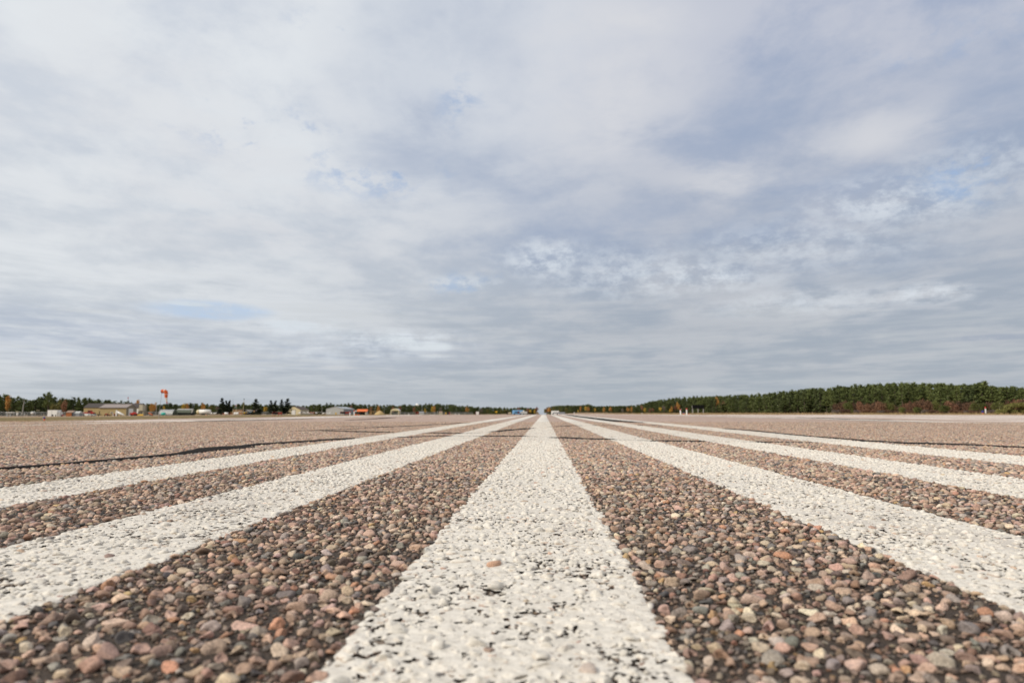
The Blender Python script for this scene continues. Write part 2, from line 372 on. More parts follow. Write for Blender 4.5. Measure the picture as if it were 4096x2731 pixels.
def mat_tar():
    m, g, b = new_mat("tar"); p = wpos(g)
    g.put(b.inputs['Base Color'], g.mix(g.step(g.noise(p, 90, 4, 0.7), 0.3, 0.7), (0.010, 0.009, 0.009), (0.034, 0.03, 0.028)))
    b.inputs['Roughness'].default_value = 0.95; b.inputs['Specular IOR Level'].default_value = 0.05
    bp = g.n('ShaderNodeBump'); bp.inputs['Strength'].default_value = 0.6; bp.inputs['Distance'].default_value = 0.004
    g.put(bp.inputs['Height'], g.noise(p, 60, 4, 0.7)); g.nt.links.new(bp.outputs[0], b.inputs['Normal'])
    return m
def mat_chainlink():
    m, g, b = new_mat("chain_link")
    b.inputs['Base Color'].default_value = (0.20, 0.21, 0.22, 1); b.inputs['Metallic'].default_value = 0.3
    p = g.n('ShaderNodeTexCoord').outputs['Object']; x, y, z = g.sep(p)
    a = g.m('ABSOLUTE', g.m('SUBTRACT', g.m('FRACT', g.m('MULTIPLY', g.m('ADD', x, z), 5.0)), 0.5))
    c = g.m('ABSOLUTE', g.m('SUBTRACT', g.m('FRACT', g.m('MULTIPLY', g.m('SUBTRACT', x, z), 5.0)), 0.5))
    g.put(b.inputs['Alpha'], g.m('LESS_THAN', g.m('MINIMUM', a, c), 0.10))
    return m
M = dict(agg=mat_aggregate(), line=mat_linepaint(), runway=mat_runway(), grassland=mat_grassland(), tar=mat_tar(), chain=mat_chainlink(),
    pine=mat_leaf("pine_needles", (0.075, 0.102, 0.034), (0.215, 0.25, 0.085)), pine2=mat_leaf("pine_needles_dark", (0.060, 0.082, 0.035), (0.175, 0.205, 0.078)),
    spruce=mat_leaf("spruce_needles", (0.014, 0.022, 0.013), (0.038, 0.052, 0.026)),
    yellow=mat_leaf("yellow_leaves", (0.42, 0.28, 0.05), (0.70, 0.50, 0.10)), orange=mat_leaf("orange_leaves", (0.42, 0.20, 0.06), (0.66, 0.38, 0.12)),
    rust=mat_leaf("rust_leaves", (0.19, 0.095, 0.06), (0.34, 0.18, 0.105)), olive=mat_leaf("olive_leaves", (0.11, 0.11, 0.035), (0.23, 0.205, 0.07)),
    brush=mat_leaf("brush_twigs", (0.11, 0.066, 0.043), (0.25, 0.135, 0.08), .9), olivebush=mat_leaf("olive_bush", (0.13, 0.13, 0.035), (0.34, 0.32, 0.11)), greenbush=mat_leaf("green_bush", (0.065, 0.08, 0.022), (0.20, 0.205, 0.06)),
    straw=mat_leaf("dry_grass", (0.24, 0.17, 0.08), (0.45, 0.33, 0.17)), bare=mat_leaf("bare_twigs", (0.14, 0.11, 0.095), (0.24, 0.19, 0.165)),
    bark=paint("bark", (0.17, 0.135, 0.11), .9, .4, 3), barkd=paint("dark_bark", (0.06, 0.048, 0.04), .9, .4, 3),
    white=paint("white_paint", (0.86, 0.86, 0.84), .45, .12), white2=paint("chalky_white", (0.70, 0.70, 0.68), .6, .2), cream=paint("cream_sheet", (0.80, 0.70, 0.45), .6, .1, .6, 0, 4),
    creamside=paint("buff_and_shaded_cream", (0.50, 0.46, 0.35), .7, .12, .6, 0, 3, 'y'), tan=paint("tan_siding", (0.46, 0.36, 0.18), .75, .12, .5, 0, 3, 'z'), taupe=paint("taupe_and_shaded_tan", (0.27, 0.24, 0.18), .75, .12, .5, 0, 3, 'z'),  # buff and taupe also serve as shaded copies of cream and tan
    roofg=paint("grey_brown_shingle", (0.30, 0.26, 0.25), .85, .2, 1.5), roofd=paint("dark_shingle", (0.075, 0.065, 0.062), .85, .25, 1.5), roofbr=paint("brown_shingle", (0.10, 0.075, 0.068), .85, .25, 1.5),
    steel=paint("grey_sheet", (0.52, 0.53, 0.52), .5, .12, .4, 0.0, 2.5), steeld=paint("slate_and_shaded_grey", (0.27, 0.29, 0.32), .5, .12, .4, 0.0, 2.5, 'y'), steelr=paint("roof_sheet", (0.38, 0.41, 0.44), .45, .15, .4, 0.0, 2.5, 'y'),  # slate doubles as the shaded copy of the grey sheet
    galv=paint("galvanised", (0.42, 0.43, 0.43), .5, .2, 2, .3), grey=paint("weathered_grey", (0.36, 0.35, 0.33), .8, .25, 2), dark=paint("dark_steel", (0.03, 0.03, 0.032), .6, .3, 2), black=paint("black_board", (0.012, 0.012, 0.013), .6, .3, 2),
    glass=paint("dark_glass", (0.03, 0.04, 0.05), .12, .2, 1), rubber=paint("rubber", (0.02, 0.02, 0.02), .85, .2, 3),
    red=paint("red_paint", (0.50, 0.035, 0.025), .45, .25, 1.5), redb=paint("rusty_red_paint", (0.33, 0.055, 0.035), .6, .3, 3), orange_p=paint("orange_paint", (0.72, 0.16, 0.045), .5, .2, .8), oranges=paint("orange_siding", (0.42, 0.145, 0.05), .75, .2, 1, 0, 3), orange_r=paint("orange_roof", (0.78, 0.20, 0.07), .55, .2, .4, 0, 2),
    yellow_p=paint("yellow_paint", (0.72, 0.44, 0.03), .5, .2, 1), blue=paint("sky_blue_paint", (0.20, 0.42, 0.68), .5, .15, .5), blued=paint("deep_blue_paint", (0.06, 0.17, 0.30), .5, .2, .5), lens=paint("blue_lens", (0.02, 0.03, 0.22), .3, .2, 3), teal=paint("teal_tank", (0.035, 0.42, 0.36), .4, .15, 1),
    nylon=paint("orange_nylon", (0.70, 0.125, 0.03), .8, .2, 2.5), nylonw=paint("white_nylon", (0.80, 0.74, 0.66), .8, .15, 2), green=paint("army_green", (0.10, 0.115, 0.085), .75, .2, .6), greend=paint("black_green", (0.022, 0.026, 0.02), .85, .3, .6), brick=paint("tan_brick", (0.34, 0.205, 0.105), .85, .15, .8, 0, 6, 'z'), buff=paint("buff_trim", (0.50, 0.43, 0.30), .8, .1, 1),
    sand=paint("sand", (0.50, 0.36, 0.17), .95, .25, 1.5), wood=paint("raw_timber", (0.34, 0.21, 0.10), .85, .25, 2), shinglet=paint("faded_shingle", (0.30, 0.215, 0.17), .9, .25, 2), maroon=paint("maroon_sheet", (0.13, 0.035, 0.045), .7, .2, 1), flag=paint("red_flag", (0.60, 0.08, 0.08), .8, .1, 1))

# ------------------------------------------------------------------ land and paving
def right_edge(y): return 72 - 38 * sm((np.asarray(y, float) - 85) / 70)
LEFT_EDGE = -22.0
def make_land():
    xs = np.unique(np.concatenate([np.linspace(-4000, -400, 19), np.linspace(-400, -100, 31), np.linspace(-100, 100, 81), np.linspace(100, 400, 31), np.linspace(400, 4000, 19)]))
    ys = np.unique(np.concatenate([np.linspace(-600, -20, 12), np.linspace(-20, 240, 66), np.linspace(240, 1200, 49), np.linspace(1200, 6000, 17)]))
    X, Yg = np.meshgrid(xs, ys); Z = terr(X, Yg) + SOIL + 0.05 * (vnoise(X / 9, Yg / 9, 3) - .5) * (np.abs(X - 20) > 60)
    nx, ny = len(xs), len(ys); i = np.arange(nx * ny).reshape(ny, nx)
    q = np.stack([i[:-1, :-1], i[:-1, 1:], i[1:, 1:], i[1:, :-1]], -1).reshape(-1, 4)
    tag(link("ground", np_mesh("ground", np.stack([X.ravel(), Yg.ravel(), Z.ravel()], 1), [q]), M['grassland'], None, True), kind='structure')
    ys = np.unique(np.concatenate([np.linspace(-12, 240, 127), np.linspace(240, 1500, 64)])); u = np.linspace(0, 1, 73)
    re = right_edge(ys); X = LEFT_EDGE + u[None, :] * (re - LEFT_EDGE)[:, None] + 0.35 * (vnoise(ys / 3, ys * 0, 5) - .5)[:, None] * ((u == 0) | (u == 1))
    Yg = np.repeat(ys[:, None], len(u), 1); Z = terr(X, Yg)
    nx, ny = len(u), len(ys); i = np.arange(nx * ny).reshape(ny, nx)
    q = np.stack([i[:-1, :-1], i[:-1, 1:], i[1:, 1:], i[1:, :-1]], -1).reshape(-1, 4)
    V = np.stack([X.ravel(), Yg.ravel(), Z.ravel()], 1)
    # a skirt gives the paving its thickness
    n0 = len(V); rim = [i[:, 0], i[:, -1]]; sk = []
    for k, r in enumerate(rim):
        lo = V[r] - (0, 0, 0.14); a = n0 + k * ny; V = np.vstack([V, lo]); b_ = np.arange(a, a + ny)
        sk.append(np.stack([r[:-1], b_[:-1], b_[1:], r[1:]], -1) if k == 0 else np.stack([r[1:], b_[1:], b_[:-1], r[:-1]], -1))
    tag(link("runway", np_mesh("runway", V, [q, np.vstack(sk)]), M['runway'], None, False), kind='structure')
make_land()

# ------------------------------------------------------------------ stones of the paving and the painted stripes
STRIPES = [  # x0, x1, label
    (-0.348, 0.214, "worn white centre stripe running straight ahead to the gap in the trees"),
    (-1.584, -1.032, "white stripe next to the centre stripe, on its windsock side"),
    (-2.84, -2.27, "outermost white stripe on the windsock side, thick black tar just beyond it"),
    (0.94, 1.52, "white stripe next to the centre stripe, on its forest side"),
    (2.20, 2.84, "white stripe on the forest side, second of three out from the centre stripe"),
    (3.56, 4.30, "white stripe farthest out on the forest side, edged by a long black tar line")]
def edge_wob(y, k): return 0.014 * (vnoise(y * 7, y * 0 + k, 11) - .5) + 0.020 * (vnoise(y * 38, y * 0 + k, 12) - .5) + .05 * np.clip(vnoise(y * 3.1, y * 0 + k, 13) - .8, 0, 1) * (1 if k % 2 == 0 else -1)
def in_stripe(x, y):
    r = np.full(x.shape, -1)
    for k, (a, b, _) in enumerate(STRIPES): r[(x > a + edge_wob(y, 2 * k)) & (x < b + edge_wob(y, 2 * k + 1))] = k
    return r
# ------------------------------------------------------------------ tar seams
def ground_px(px, py):
    d = F * H / (py - Y0) / (CP * CP); lat = (px - 2048) / F * d * CP
    return lat * CY - d * SY, lat * SY + d * CY
TARXY = []
def tar(runs, label, wpx=6.0, hz0=.011, wf=1.2):
    """poured crack filler along a path read off the photo, laid on the paving"""
    V = []; q = []
    for run in runs:
        pts = np.array([ground_px(*c[:2]) for c in run]); seg = np.linalg.norm(np.diff(pts, axis=0), axis=1); tt = np.concatenate([[0], np.cumsum(seg)])
        n = max(12, int(tt[-1] / .05)); n = min(n, 1500); s = np.linspace(0, tt[-1], n); cx = np.interp(s, tt, pts[:, 0]); cy = np.interp(s, tt, pts[:, 1])
        wid = np.interp(s, tt, [(c[2] if len(c) > 2 else wpx) for c in run]) / 1.0
        d = cy; wy = wf * wid * d * d / (F * H)                                # depth of the seam along the runway, from its height in the picture
        tx, ty = np.gradient(cx), np.gradient(cy); l = np.hypot(tx, ty) + 1e-9; nxv, nyv = -ty / l, tx / l
        half = np.clip(.5 * wy * np.maximum(np.abs(nyv), .12), .012, .45)
        half *= .6 + .5 * vnoise(s * 1.7, s * 0, 70) + .4 * vnoise(s * 7, s * 0, 71)
        jag = (vnoise(s * 30, s * 0, 72) - .5) * .012
        taper = np.clip(np.minimum(s, tt[-1] - s) / .3, .15, 1)
        half *= taper
        st = in_stripe(cx, cy) >= 0
        half = np.where(st, half * np.where(vnoise(s * 7, s * 0, 73) > .6, .26, .02), half)
        hz = np.where(st, .007, hz0); TARXY.append(np.stack([cx, cy, half], 1)[~st])
        row = np.stack([np.stack([cx + nxv * (half * k + jag), cy + nyv * (half * k + jag), terr(cx, cy) + hz * z], 1) for k, z in ((-1, .35), (-.6, 1.0), (.6, 1.0), (1, .35))], 1)
        b = len(V) and sum(len(v) for v in V); i = np.arange(n * 4).reshape(n, 4) + (b or 0)
        V.append(row.reshape(-1, 3)); q.append(np.stack([i[:-1, :-1], i[:-1, 1:], i[1:, 1:], i[1:, :-1]], -1).reshape(-1, 4))
    tag(link("tar_seam", np_mesh("tar_seam", np.vstack(V), [np.vstack(q)]), M['tar'], None, True), label, "tar seam", "black tar seams in the runway")
def run(*a): return [tuple(x) for x in a]
tar([run((-60, 1884, 12), (130, 1870, 14), (230, 1862, 13), (430, 1845, 14), (700, 1821, 16), (860, 1797, 34), (960, 1789, 28), (1030, 1780, 9), (1230, 1767, 8), (1420, 1754, 6)),
     ],
    "thick black tar seam on the windsock side, running up to the outermost stripe", hz0=.018, wf=1.55)
tar([run((1420, 1753, 2.5), (1590, 1750, 2.5), (1790, 1744, 4), (1930, 1745, 2.5), (2048, 1745, 3), (2087, 1745, 2.5), (2235, 1750, 5.5), (2330, 1755, 5), (2440, 1758, 4.5), (2618, 1763.5, 4), (2700, 1765, 5), (2875, 1767, 4.5), (3072, 1769, 4), (3316, 1772, 3))],
    "broken black tar seam crossing the stripes nearest the camera, heaviest just past the centre stripe")
tar([run((1285, 1723, 2.5), (1400, 1726, 3), (1572, 1730, 3.5)), run((1677, 1731.5, 3), (1829, 1733.6, 3), (1940, 1731, 5), (2048, 1719.5, 6), (2113, 1714, 4), (2205, 1707.5, 3), (2309, 1702.5, 3.5), (2405, 1702, 3), (2509, 1701.5, 3.5), (2675, 1702.5, 5))],
    "second black tar seam across the stripes, just beyond the thick one")
tar([run((1168, 1725, 3), (1290, 1721, 3), (1403, 1716.5, 3), (1590, 1706.6, 5), (1700, 1701, 5), (1873, 1691, 4))], "slanting black tar line running up to the outermost stripe on the windsock side")
tar([run((1324, 1706.5, 2), (1572, 1707.5, 2))], "short faint tar line lying across the bare paving beside the slanting one")
tar([run((2266, 1658.5, 3), (2309, 1665, 4), (2440, 1681, 6), (2560, 1691, 5), (2640, 1698, 4), (2760, 1706, 3), (2962, 1719.7, 4), (3019, 1724, 4), (3176, 1741, 4), (3316, 1752, 5), (3400, 1759, 9), (3464, 1765, 9), (3620, 1773.5, 6), (3882, 1781.5, 6), (4010, 1788, 9), (4180, 1796, 8))],
    "long black tar line following the outermost stripe on the forest side", hz0=.016, wf=1.5)
tar([run((-40, 1733, 3), (150, 1726, 4), (327, 1718, 3))], "thin black tar line on the far paving below the white container")
tar([run((1381, 1681, 2), (1480, 1676, 2.5), (1568, 1670, 2.5))], "faint distant tar line in front of the cream canopy")
tar([run((2201, 1665.2, 2.5), (2215, 1665, 3))], "small black tar spot between the centre stripe and its forest-side neighbour")
tar([run((3190, 1669, 1.5), (3300, 1672, 2), (3420, 1677, 1.5), (3560, 1679, 2))], "thin tar line in the pale paving before the pine forest")
tar([run((60, 1698, 1.5), (420, 1693, 2), (740, 1688, 2.5), (1000, 1681, 2.5), (1250, 1674, 2))], "dark streaky tar line along the far edge line before the tan buildings")

# stones and paint
def pack(L=2.0):
    """tileable random packing of stones of mixed size"""
    rad = np.concatenate([rng.uniform(.016, .0215, 420), rng.uniform(.0115, .016, 2300), rng.uniform(.0075, .0115, 4600), rng.uniform(.0055, .0075, 9000), rng.uniform(.0032, .0055, 16000)])
    cs = 0.042; n = int(L / cs); cs = L / n; grid = {}; out = []
    for r in rad:
        x, y = random.random() * L, random.random() * L; ci, cj = int(x / cs), int(y / cs); ok = True
        for di in (-1, 0, 1):
            for dj in (-1, 0, 1):
                for (px, py, pr) in grid.get(((ci + di) % n, (cj + dj) % n), ()):
                    ax = abs(px - x); ay = abs(py - y); ax = min(ax, L - ax); ay = min(ay, L - ay)
                    k = (.86 if r > .0055 else .8) * (pr + r)
                    if ax * ax + ay * ay < k * k: ok = False; break
                if not ok: break
            if not ok: break
        if ok: grid.setdefault((ci, cj), []).append((x, y, r)); out.append((x, y, r))
    return np.array(out)
def ico(sub):
    import bmesh
    bm = bmesh.new(); bmesh.ops.create_icosphere(bm, subdivisions=sub, radius=1.0)
    v = np.array([x.co[:] for x in bm.verts]); f = np.array([[q.index for q in x.verts] for x in bm.faces]); bm.free()
    keep = v[f].mean(1)[:, 2] > -0.35; f = f[keep]; used = np.unique(f); mp = -np.ones(len(v), int); mp[used] = np.arange(len(used))
    return v[used], mp[f]
def lod_shapes(l):
    if l <= 1:
        v, f = ico(3 - l); out = []
        for k in range(18):
            a = rng.normal(size=(7, 3)); a /= np.linalg.norm(a, axis=1)[:, None]; w = v.copy()
            for q in a:                                   # flattened facets and soft lobes make a worn pebble
                d = v @ q; w -= np.clip(d - rng.uniform(.42, .8), 0, 1)[:, None] * q * .9
            w *= (1 + .10 * np.sin(v @ rng.normal(size=3) * 2.2 + rng.uniform(0, 6)))[:, None]
            out.append(w)
        return out, f
    if l == 2:
        out = []
        for k in range(10):
            a = np.arange(6) / 6 * 6.2832
            r1, r2 = rng.uniform(.9, 1.1, 6), rng.uniform(.6, .8, 6)
            out.append(np.vstack([np.stack([np.cos(a) * r1, np.sin(a) * r1, -.15 + 0 * a], 1), np.stack([np.cos(a + .3) * r2, np.sin(a + .3) * r2, .62 + 0 * a], 1), [[0, 0, 1]]]))
        f = []
        for i in range(6):
            j = (i + 1) % 6; f += [(i, j, 6 + i), (j, 6 + j, 6 + i), (6 + i, 6 + j, 12)]
        return out, np.array(f)
    out = []
    for k in range(6):
        a = np.arange(4) / 4 * 6.2832 + rng.uniform(0, 1); r1 = rng.uniform(.9, 1.15, 4)
        out.append(np.vstack([np.stack([np.cos(a) * r1, np.sin(a) * r1, -.2 + 0 * a], 1), [[rng.uniform(-.3, .3), rng.uniform(-.3, .3), 1.0]]]))
    return out, np.array([(0, 1, 4), (1, 2, 4), (2, 3, 4), (3, 0, 4)])
def make_stones():
    L = 2.0; T = pack(L)
    near, far = -0.6, GR_FAR
    bags = {k: [] for k in range(-1, len(STRIPES))}      # (V, F, tone, paint)
    lods = [(-0.6, 1.5, 0, 0), (1.5, 4.4, 1, 0), (4.4, 9.5, 2, .0066), (9.5, 16, 3, .0076), (16, far, 3, .0112)]
    shapes = [lod_shapes(k) for k in range(4)]
    pts = []
    for jy in range(int(near // L), int(far // L) + 1):
        hw = gravel_half((jy + 1) * L)
        for jx in range(int(-hw // L) - 1, int(hw // L) + 2):
            P = T.copy()
            if (jx * 7 + jy * 3) % 2: P[:, 0] = L - P[:, 0]
            if (jx * 5 + jy * 11) % 4 > 1: P[:, 1] = L - P[:, 1]
            P[:, 0] += jx * L; P[:, 1] += jy * L
            k = (np.abs(P[:, 0]) < gravel_half(np.maximum(P[:, 1], 0))) & (P[:, 1] > near) & (P[:, 1] < far)
            pts.append(P[k])
    P = np.vstack(pts); P = P[rng.random(len(P)) > sm((P[:, 1] - (far - 3)) / 3) * .8]
    # no stones stand where the crack filler was poured
    cell = .03; ras = np.zeros((int(60 / cell), int(30 / cell)), bool)
    for q in TARXY:
        q = q[(np.abs(q[:, 0]) < 29) & (q[:, 1] > 0) & (q[:, 1] < 29)]
        for u in np.linspace(-.85, .85, 13):
            for v in np.linspace(-.85, .85, 13):
                if u * u + v * v < .75: ras[((q[:, 0] + u * q[:, 2] + 30) / cell).astype(int), np.clip((q[:, 1] + v * q[:, 2]) / cell, 0, ras.shape[1] - 1).astype(int)] = True
    hit = ras[np.clip((P[:, 0] + 30) / cell, 0, ras.shape[0] - 1).astype(int), np.clip(P[:, 1] / cell, 0, ras.shape[1] - 1).astype(int)] & (P[:, 1] > 0)
    P = P[~hit]
    who = in_stripe(P[:, 0], P[:, 1])
    tone_ix = rng.choice(len(STONES), len(P), p=STW); tone = np.array(STONES)[tone_ix] * rng.uniform(.85, 1.4, (len(P), 1)) * rng.uniform(.94, 1.06, (len(P), 3)) * np.array([.99, .90, .835])
    tone *= np.where(P[:, 2] < .0078, .5, 1.0)[:, None]           # fines darkened: binder tone plus the shade of the gaps
    for y0, y1, l, rmin in lods:
        sh, f = shapes[l]; nsh = len(sh)
        inl = (P[:, 1] >= y0) & (P[:, 1] < y1) & (P[:, 2] > rmin)
        for owner in bags:
            for s_ in range(nsh):
                ix = np.nonzero(inl & (who == owner) & (np.arange(len(P)) % nsh == s_))[0]
                if not len(ix): continue
                n = len(ix); v = sh[s_]; r = P[ix, 2] * (1.3 if y0 >= 16 else 1.0)
                asp = np.exp(rng.normal(0, .32, n)); a = r * np.sqrt(asp) * 1.04; b = r / np.sqrt(asp) * 1.04; c = r * rng.uniform(.55, .9, n)
                V = v[None] * np.stack([a, b, c], 1)[:, None, :]
                t = rng.uniform(-.3, .3, (n, 1)); V2 = V.copy(); V2[..., 2] = V[..., 2] * np.cos(t) + V[..., 0] * np.sin(t); V2[..., 0] = V[..., 0] * np.cos(t) - V[..., 2] * np.sin(t)
                th = rng.uniform(0, 6.2832, (n, 1)); Vx = V2[..., 0] * np.cos(th) - V2[..., 1] * np.sin(th) + P[ix, 0][:, None]; Vy = V2[..., 0] * np.sin(th) + V2[..., 1] * np.cos(th) + P[ix, 1][:, None]
                lift = .0022 + .12 * c if owner < 0 else .0020 + .02 * c
                Vz = V2[..., 2] * (1.0 if owner < 0 else .88) + np.reshape(lift, (n, 1)) + .0025 * (vnoise(P[ix, 0] * 3, P[ix, 1] * 3, 9) - .5)[:, None]
                V = np.stack([Vx, Vy, Vz], -1)
                pf = np.zeros((n, len(v)))
                if owner >= 0:
                    pf = (in_stripe(Vx, Vy) == owner).astype(float)
                    worn = rng.random(n) < .025; pf *= np.where(worn, .15, 1.0)[:, None]
                    low = Vz < .0045 + .004 * (vnoise(Vx * 60, Vy * 60, 21) - .5); pf = np.where(low & (vnoise(Vx * 14, Vy * 14, 22) > .55), .1, pf)
                bags[owner].append((V.reshape(-1, 3), (f[None] + (np.arange(n) * len(v))[:, None, None]).reshape(-1, 3), np.repeat(tone[ix], len(v), 0), pf.ravel()))
    return bags
def weld(bag):
    off = 0; Fs = []
    for V, f, _, _ in bag: Fs.append(f + off); off += len(V)
    return np.vstack([b[0] for b in bag]), np.vstack(Fs), np.vstack([b[2] for b in bag]), np.concatenate([b[3] for b in bag])
def stripe_sheet(k, y_end=1200.0):
    """film of paint: broken by pits close by, plain farther on"""
    x0, x1, _ = STRIPES[k]
    ys = [-0.6]
    while ys[-1] < GR_FAR: ys.append(ys[-1] + max(.006, .0048 * max(ys[-1], 0)))
    ys = np.array(ys); nx = int((x1 - x0) / .0062) + 1; u = np.linspace(0, 1, nx)
    a = x0 + edge_wob(ys, 2 * k); b = x1 + edge_wob(ys, 2 * k + 1)
    X = a[:, None] + u[None] * (b - a)[:, None]; Yg = np.repeat(ys[:, None], nx, 1)
    X[:, 1:-1] += rng.uniform(-.0018, .0018, X[:, 1:-1].shape); Yg = Yg + rng.uniform(-.0018, .0018, Yg.shape)
    lump = vnoise(X * 55, Yg * 55, 31) * .6 + vnoise(X * 110, Yg * 110, 32) * .4
    Z = .0012 + .0068 * lump; Z[:, 0] = Z[:, -1] = .001
    i = np.arange(nx * len(ys)).reshape(len(ys), nx)
    q = np.stack([i[:-1, :-1], i[:-1, 1:], i[1:, 1:], i[1:, :-1]], -1).reshape(-1, 4)
    cx = X.ravel()[q].mean(1); cy = Yg.ravel()[q].mean(1)
    pit = .44 * vnoise(cx * 54, cy * 54, 41) + .27 * vnoise(cx * 130, cy * 130, 42) + .29 * vnoise(cx * 7, cy * 7, 43)
    rim = np.minimum(cx - x0, x1 - cx)
    keep = pit < np.where(rim < .03, .75, .636) + .018 * np.clip(cy - 2.5, 0, 6)
    keep |= cy > 11
    V = np.stack([X.ravel(), Yg.ravel(), Z.ravel()], 1)
    ys2 = np.unique(np.concatenate([np.linspace(GR_FAR - .05, 240, 100), np.linspace(240, y_end, 30)])); m = len(ys2); n0 = len(V)
    Xf = np.stack([np.full(m, x0), np.full(m, x0 + .02), np.full(m, x1 - .02), np.full(m, x1)], 1); Xf[:, 0] += edge_wob(ys2, 2 * k) * 2; Xf[:, 3] += edge_wob(ys2, 2 * k + 1) * 2
    Yf = np.repeat(ys2[:, None], 4, 1); Zf = terr(Xf, Yf) + np.array([.003, .009, .009, .003])
    V = np.vstack([V, np.stack([Xf.ravel(), Yf.ravel(), Zf.ravel()], 1)])
    i = np.arange(m * 4).reshape(m, 4) + n0; q2 = np.stack([i[:-1, :-1], i[:-1, 1:], i[1:, 1:], i[1:, :-1]], -1).reshape(-1, 4)
    return V, np.vstack([q[keep], q2])
BAGS = make_stones()
V, f, t, p = weld(BAGS[-1])
tag(link("pebbles", np_mesh("pebbles", V, [f], {'tone': ('FLOAT_COLOR', np.hstack([t, np.ones((len(t), 1))])), 'paint': ('FLOAT', p)}), M['agg'], None, True), kind='stuff')
for k, (a, b, lab) in enumerate(STRIPES):
    Vs, qs = stripe_sheet(k)
    if BAGS[k]:
        V, f, t, p = weld(BAGS[k])
        ns = len(Vs); Vall = np.vstack([Vs, V]); tone = np.ones((len(Vall), 4)); tone[ns:, :3] = t; pa = np.concatenate([np.ones(ns), p])
        me = np_mesh("painted_stripe", Vall, [qs, f + ns], {'tone': ('FLOAT_COLOR', tone), 'paint': ('FLOAT', pa)})
        mi = np.concatenate([np.zeros(len(qs), np.int32), np.ones(len(f), np.int32)])
    else:
        me = np_mesh("painted_stripe", Vs, [qs]); mi = np.zeros(len(qs), np.int32)
    o = link("painted_stripe", me, M['line'], None, True); me.materials.append(M['agg'])
    me.polygons.foreach_set('material_index', mi)
    tag(o, lab, "painted stripe", "white stripes painted along the runway")
del BAGS
def edge_line(x0, x1, label, y0=3, y1=260):
    ys = np.linspace(y0, y1, 500); keep = None
    xs = np.stack([np.full(500, x0), np.full(500, (2 * x0 + x1) / 3), np.full(500, (x0 + 2 * x1) / 3), np.full(500, x1)], 1); xs[:, 0] += .16 * (vnoise(ys, ys * 0, 61) - .5); xs[:, 3] += .16 * (vnoise(ys, ys * 0, 62) - .5)
    Yg = np.repeat(ys[:, None], 4, 1); Z = terr(xs, Yg) + .012
    i = np.arange(2000).reshape(500, 4); q = np.stack([i[:-1, :-1], i[:-1, 1:], i[1:, 1:], i[1:, :-1]], -1).reshape(-1, 4)
    c = np.stack([xs.ravel()[q].mean(1), Yg.ravel()[q].mean(1)], 1)
    q = q[vnoise(c[:, 0] * 3, c[:, 1] * .35, 63) < .8]
    tag(link("painted_edge_line", np_mesh("painted_edge_line", np.stack([xs.ravel(), Yg.ravel(), Z.ravel()], 1), [q]), M['line']), label, "painted line", "white lines along the paving edges")
edge_line(-16.3, -15.1, "thin far white edge line in front of the tan buildings")
edge_line(15.3, 16.6, "thin far white edge line in front of the pine forest")

# ------------------------------------------------------------------ grass fringe
def tufts(name, pts, hts, per, m, spread=.25):
    n = len(pts); V = []; k = per
    base = np.repeat(pts, k, 0) + np.concatenate([rng.normal(0, spread, (n * k, 2)), np.zeros((n * k, 1))], 1)
    h = np.repeat(hts, k) * rng.uniform(.5, 1.15, n * k); a = rng.uniform(0, 6.28, n * k); w = h * rng.uniform(.05, .12, n * k); ln = h * rng.uniform(.1, .5, n * k); b = rng.uniform(0, 6.28, n * k)
    d = np.stack([np.cos(a) * w, np.sin(a) * w, 0 * a], 1)
    V = np.stack([base - d, base + d, base + np.stack([np.cos(b) * ln, np.sin(b) * ln, h], 1)], 1).reshape(-1, 3)
    me = np_mesh(name, V, [np.arange(len(V)).reshape(-1, 3)])
    return tag(link(name, me, m), kind='stuff')
def fringe():
    P = []; Hh = []
    y = rng.uniform(20, 420, 9000); y = 20 + 400 * rng.random(9000) ** 1.3
    x = right_edge(y) + rng.gamma(1.5, 9, 9000) + .2; P.append(np.stack([x, y], 1)); Hh.append(rng.uniform(.18, .6, 9000))
    y = 10 + 330 * rng.random(7000) ** 1.4; x = LEFT_EDGE - rng.gamma(1.3, 14, 7000) - .1; P.append(np.stack([x, y], 1)); Hh.append(rng.uniform(.06, .2, 7000))
    P = np.vstack(P); z = terr(P[:, 0], P[:, 1]) + SOIL
    tufts("grass", np.column_stack([P, z]), np.concatenate(Hh), 7, M['straw'], .5)
fringe()

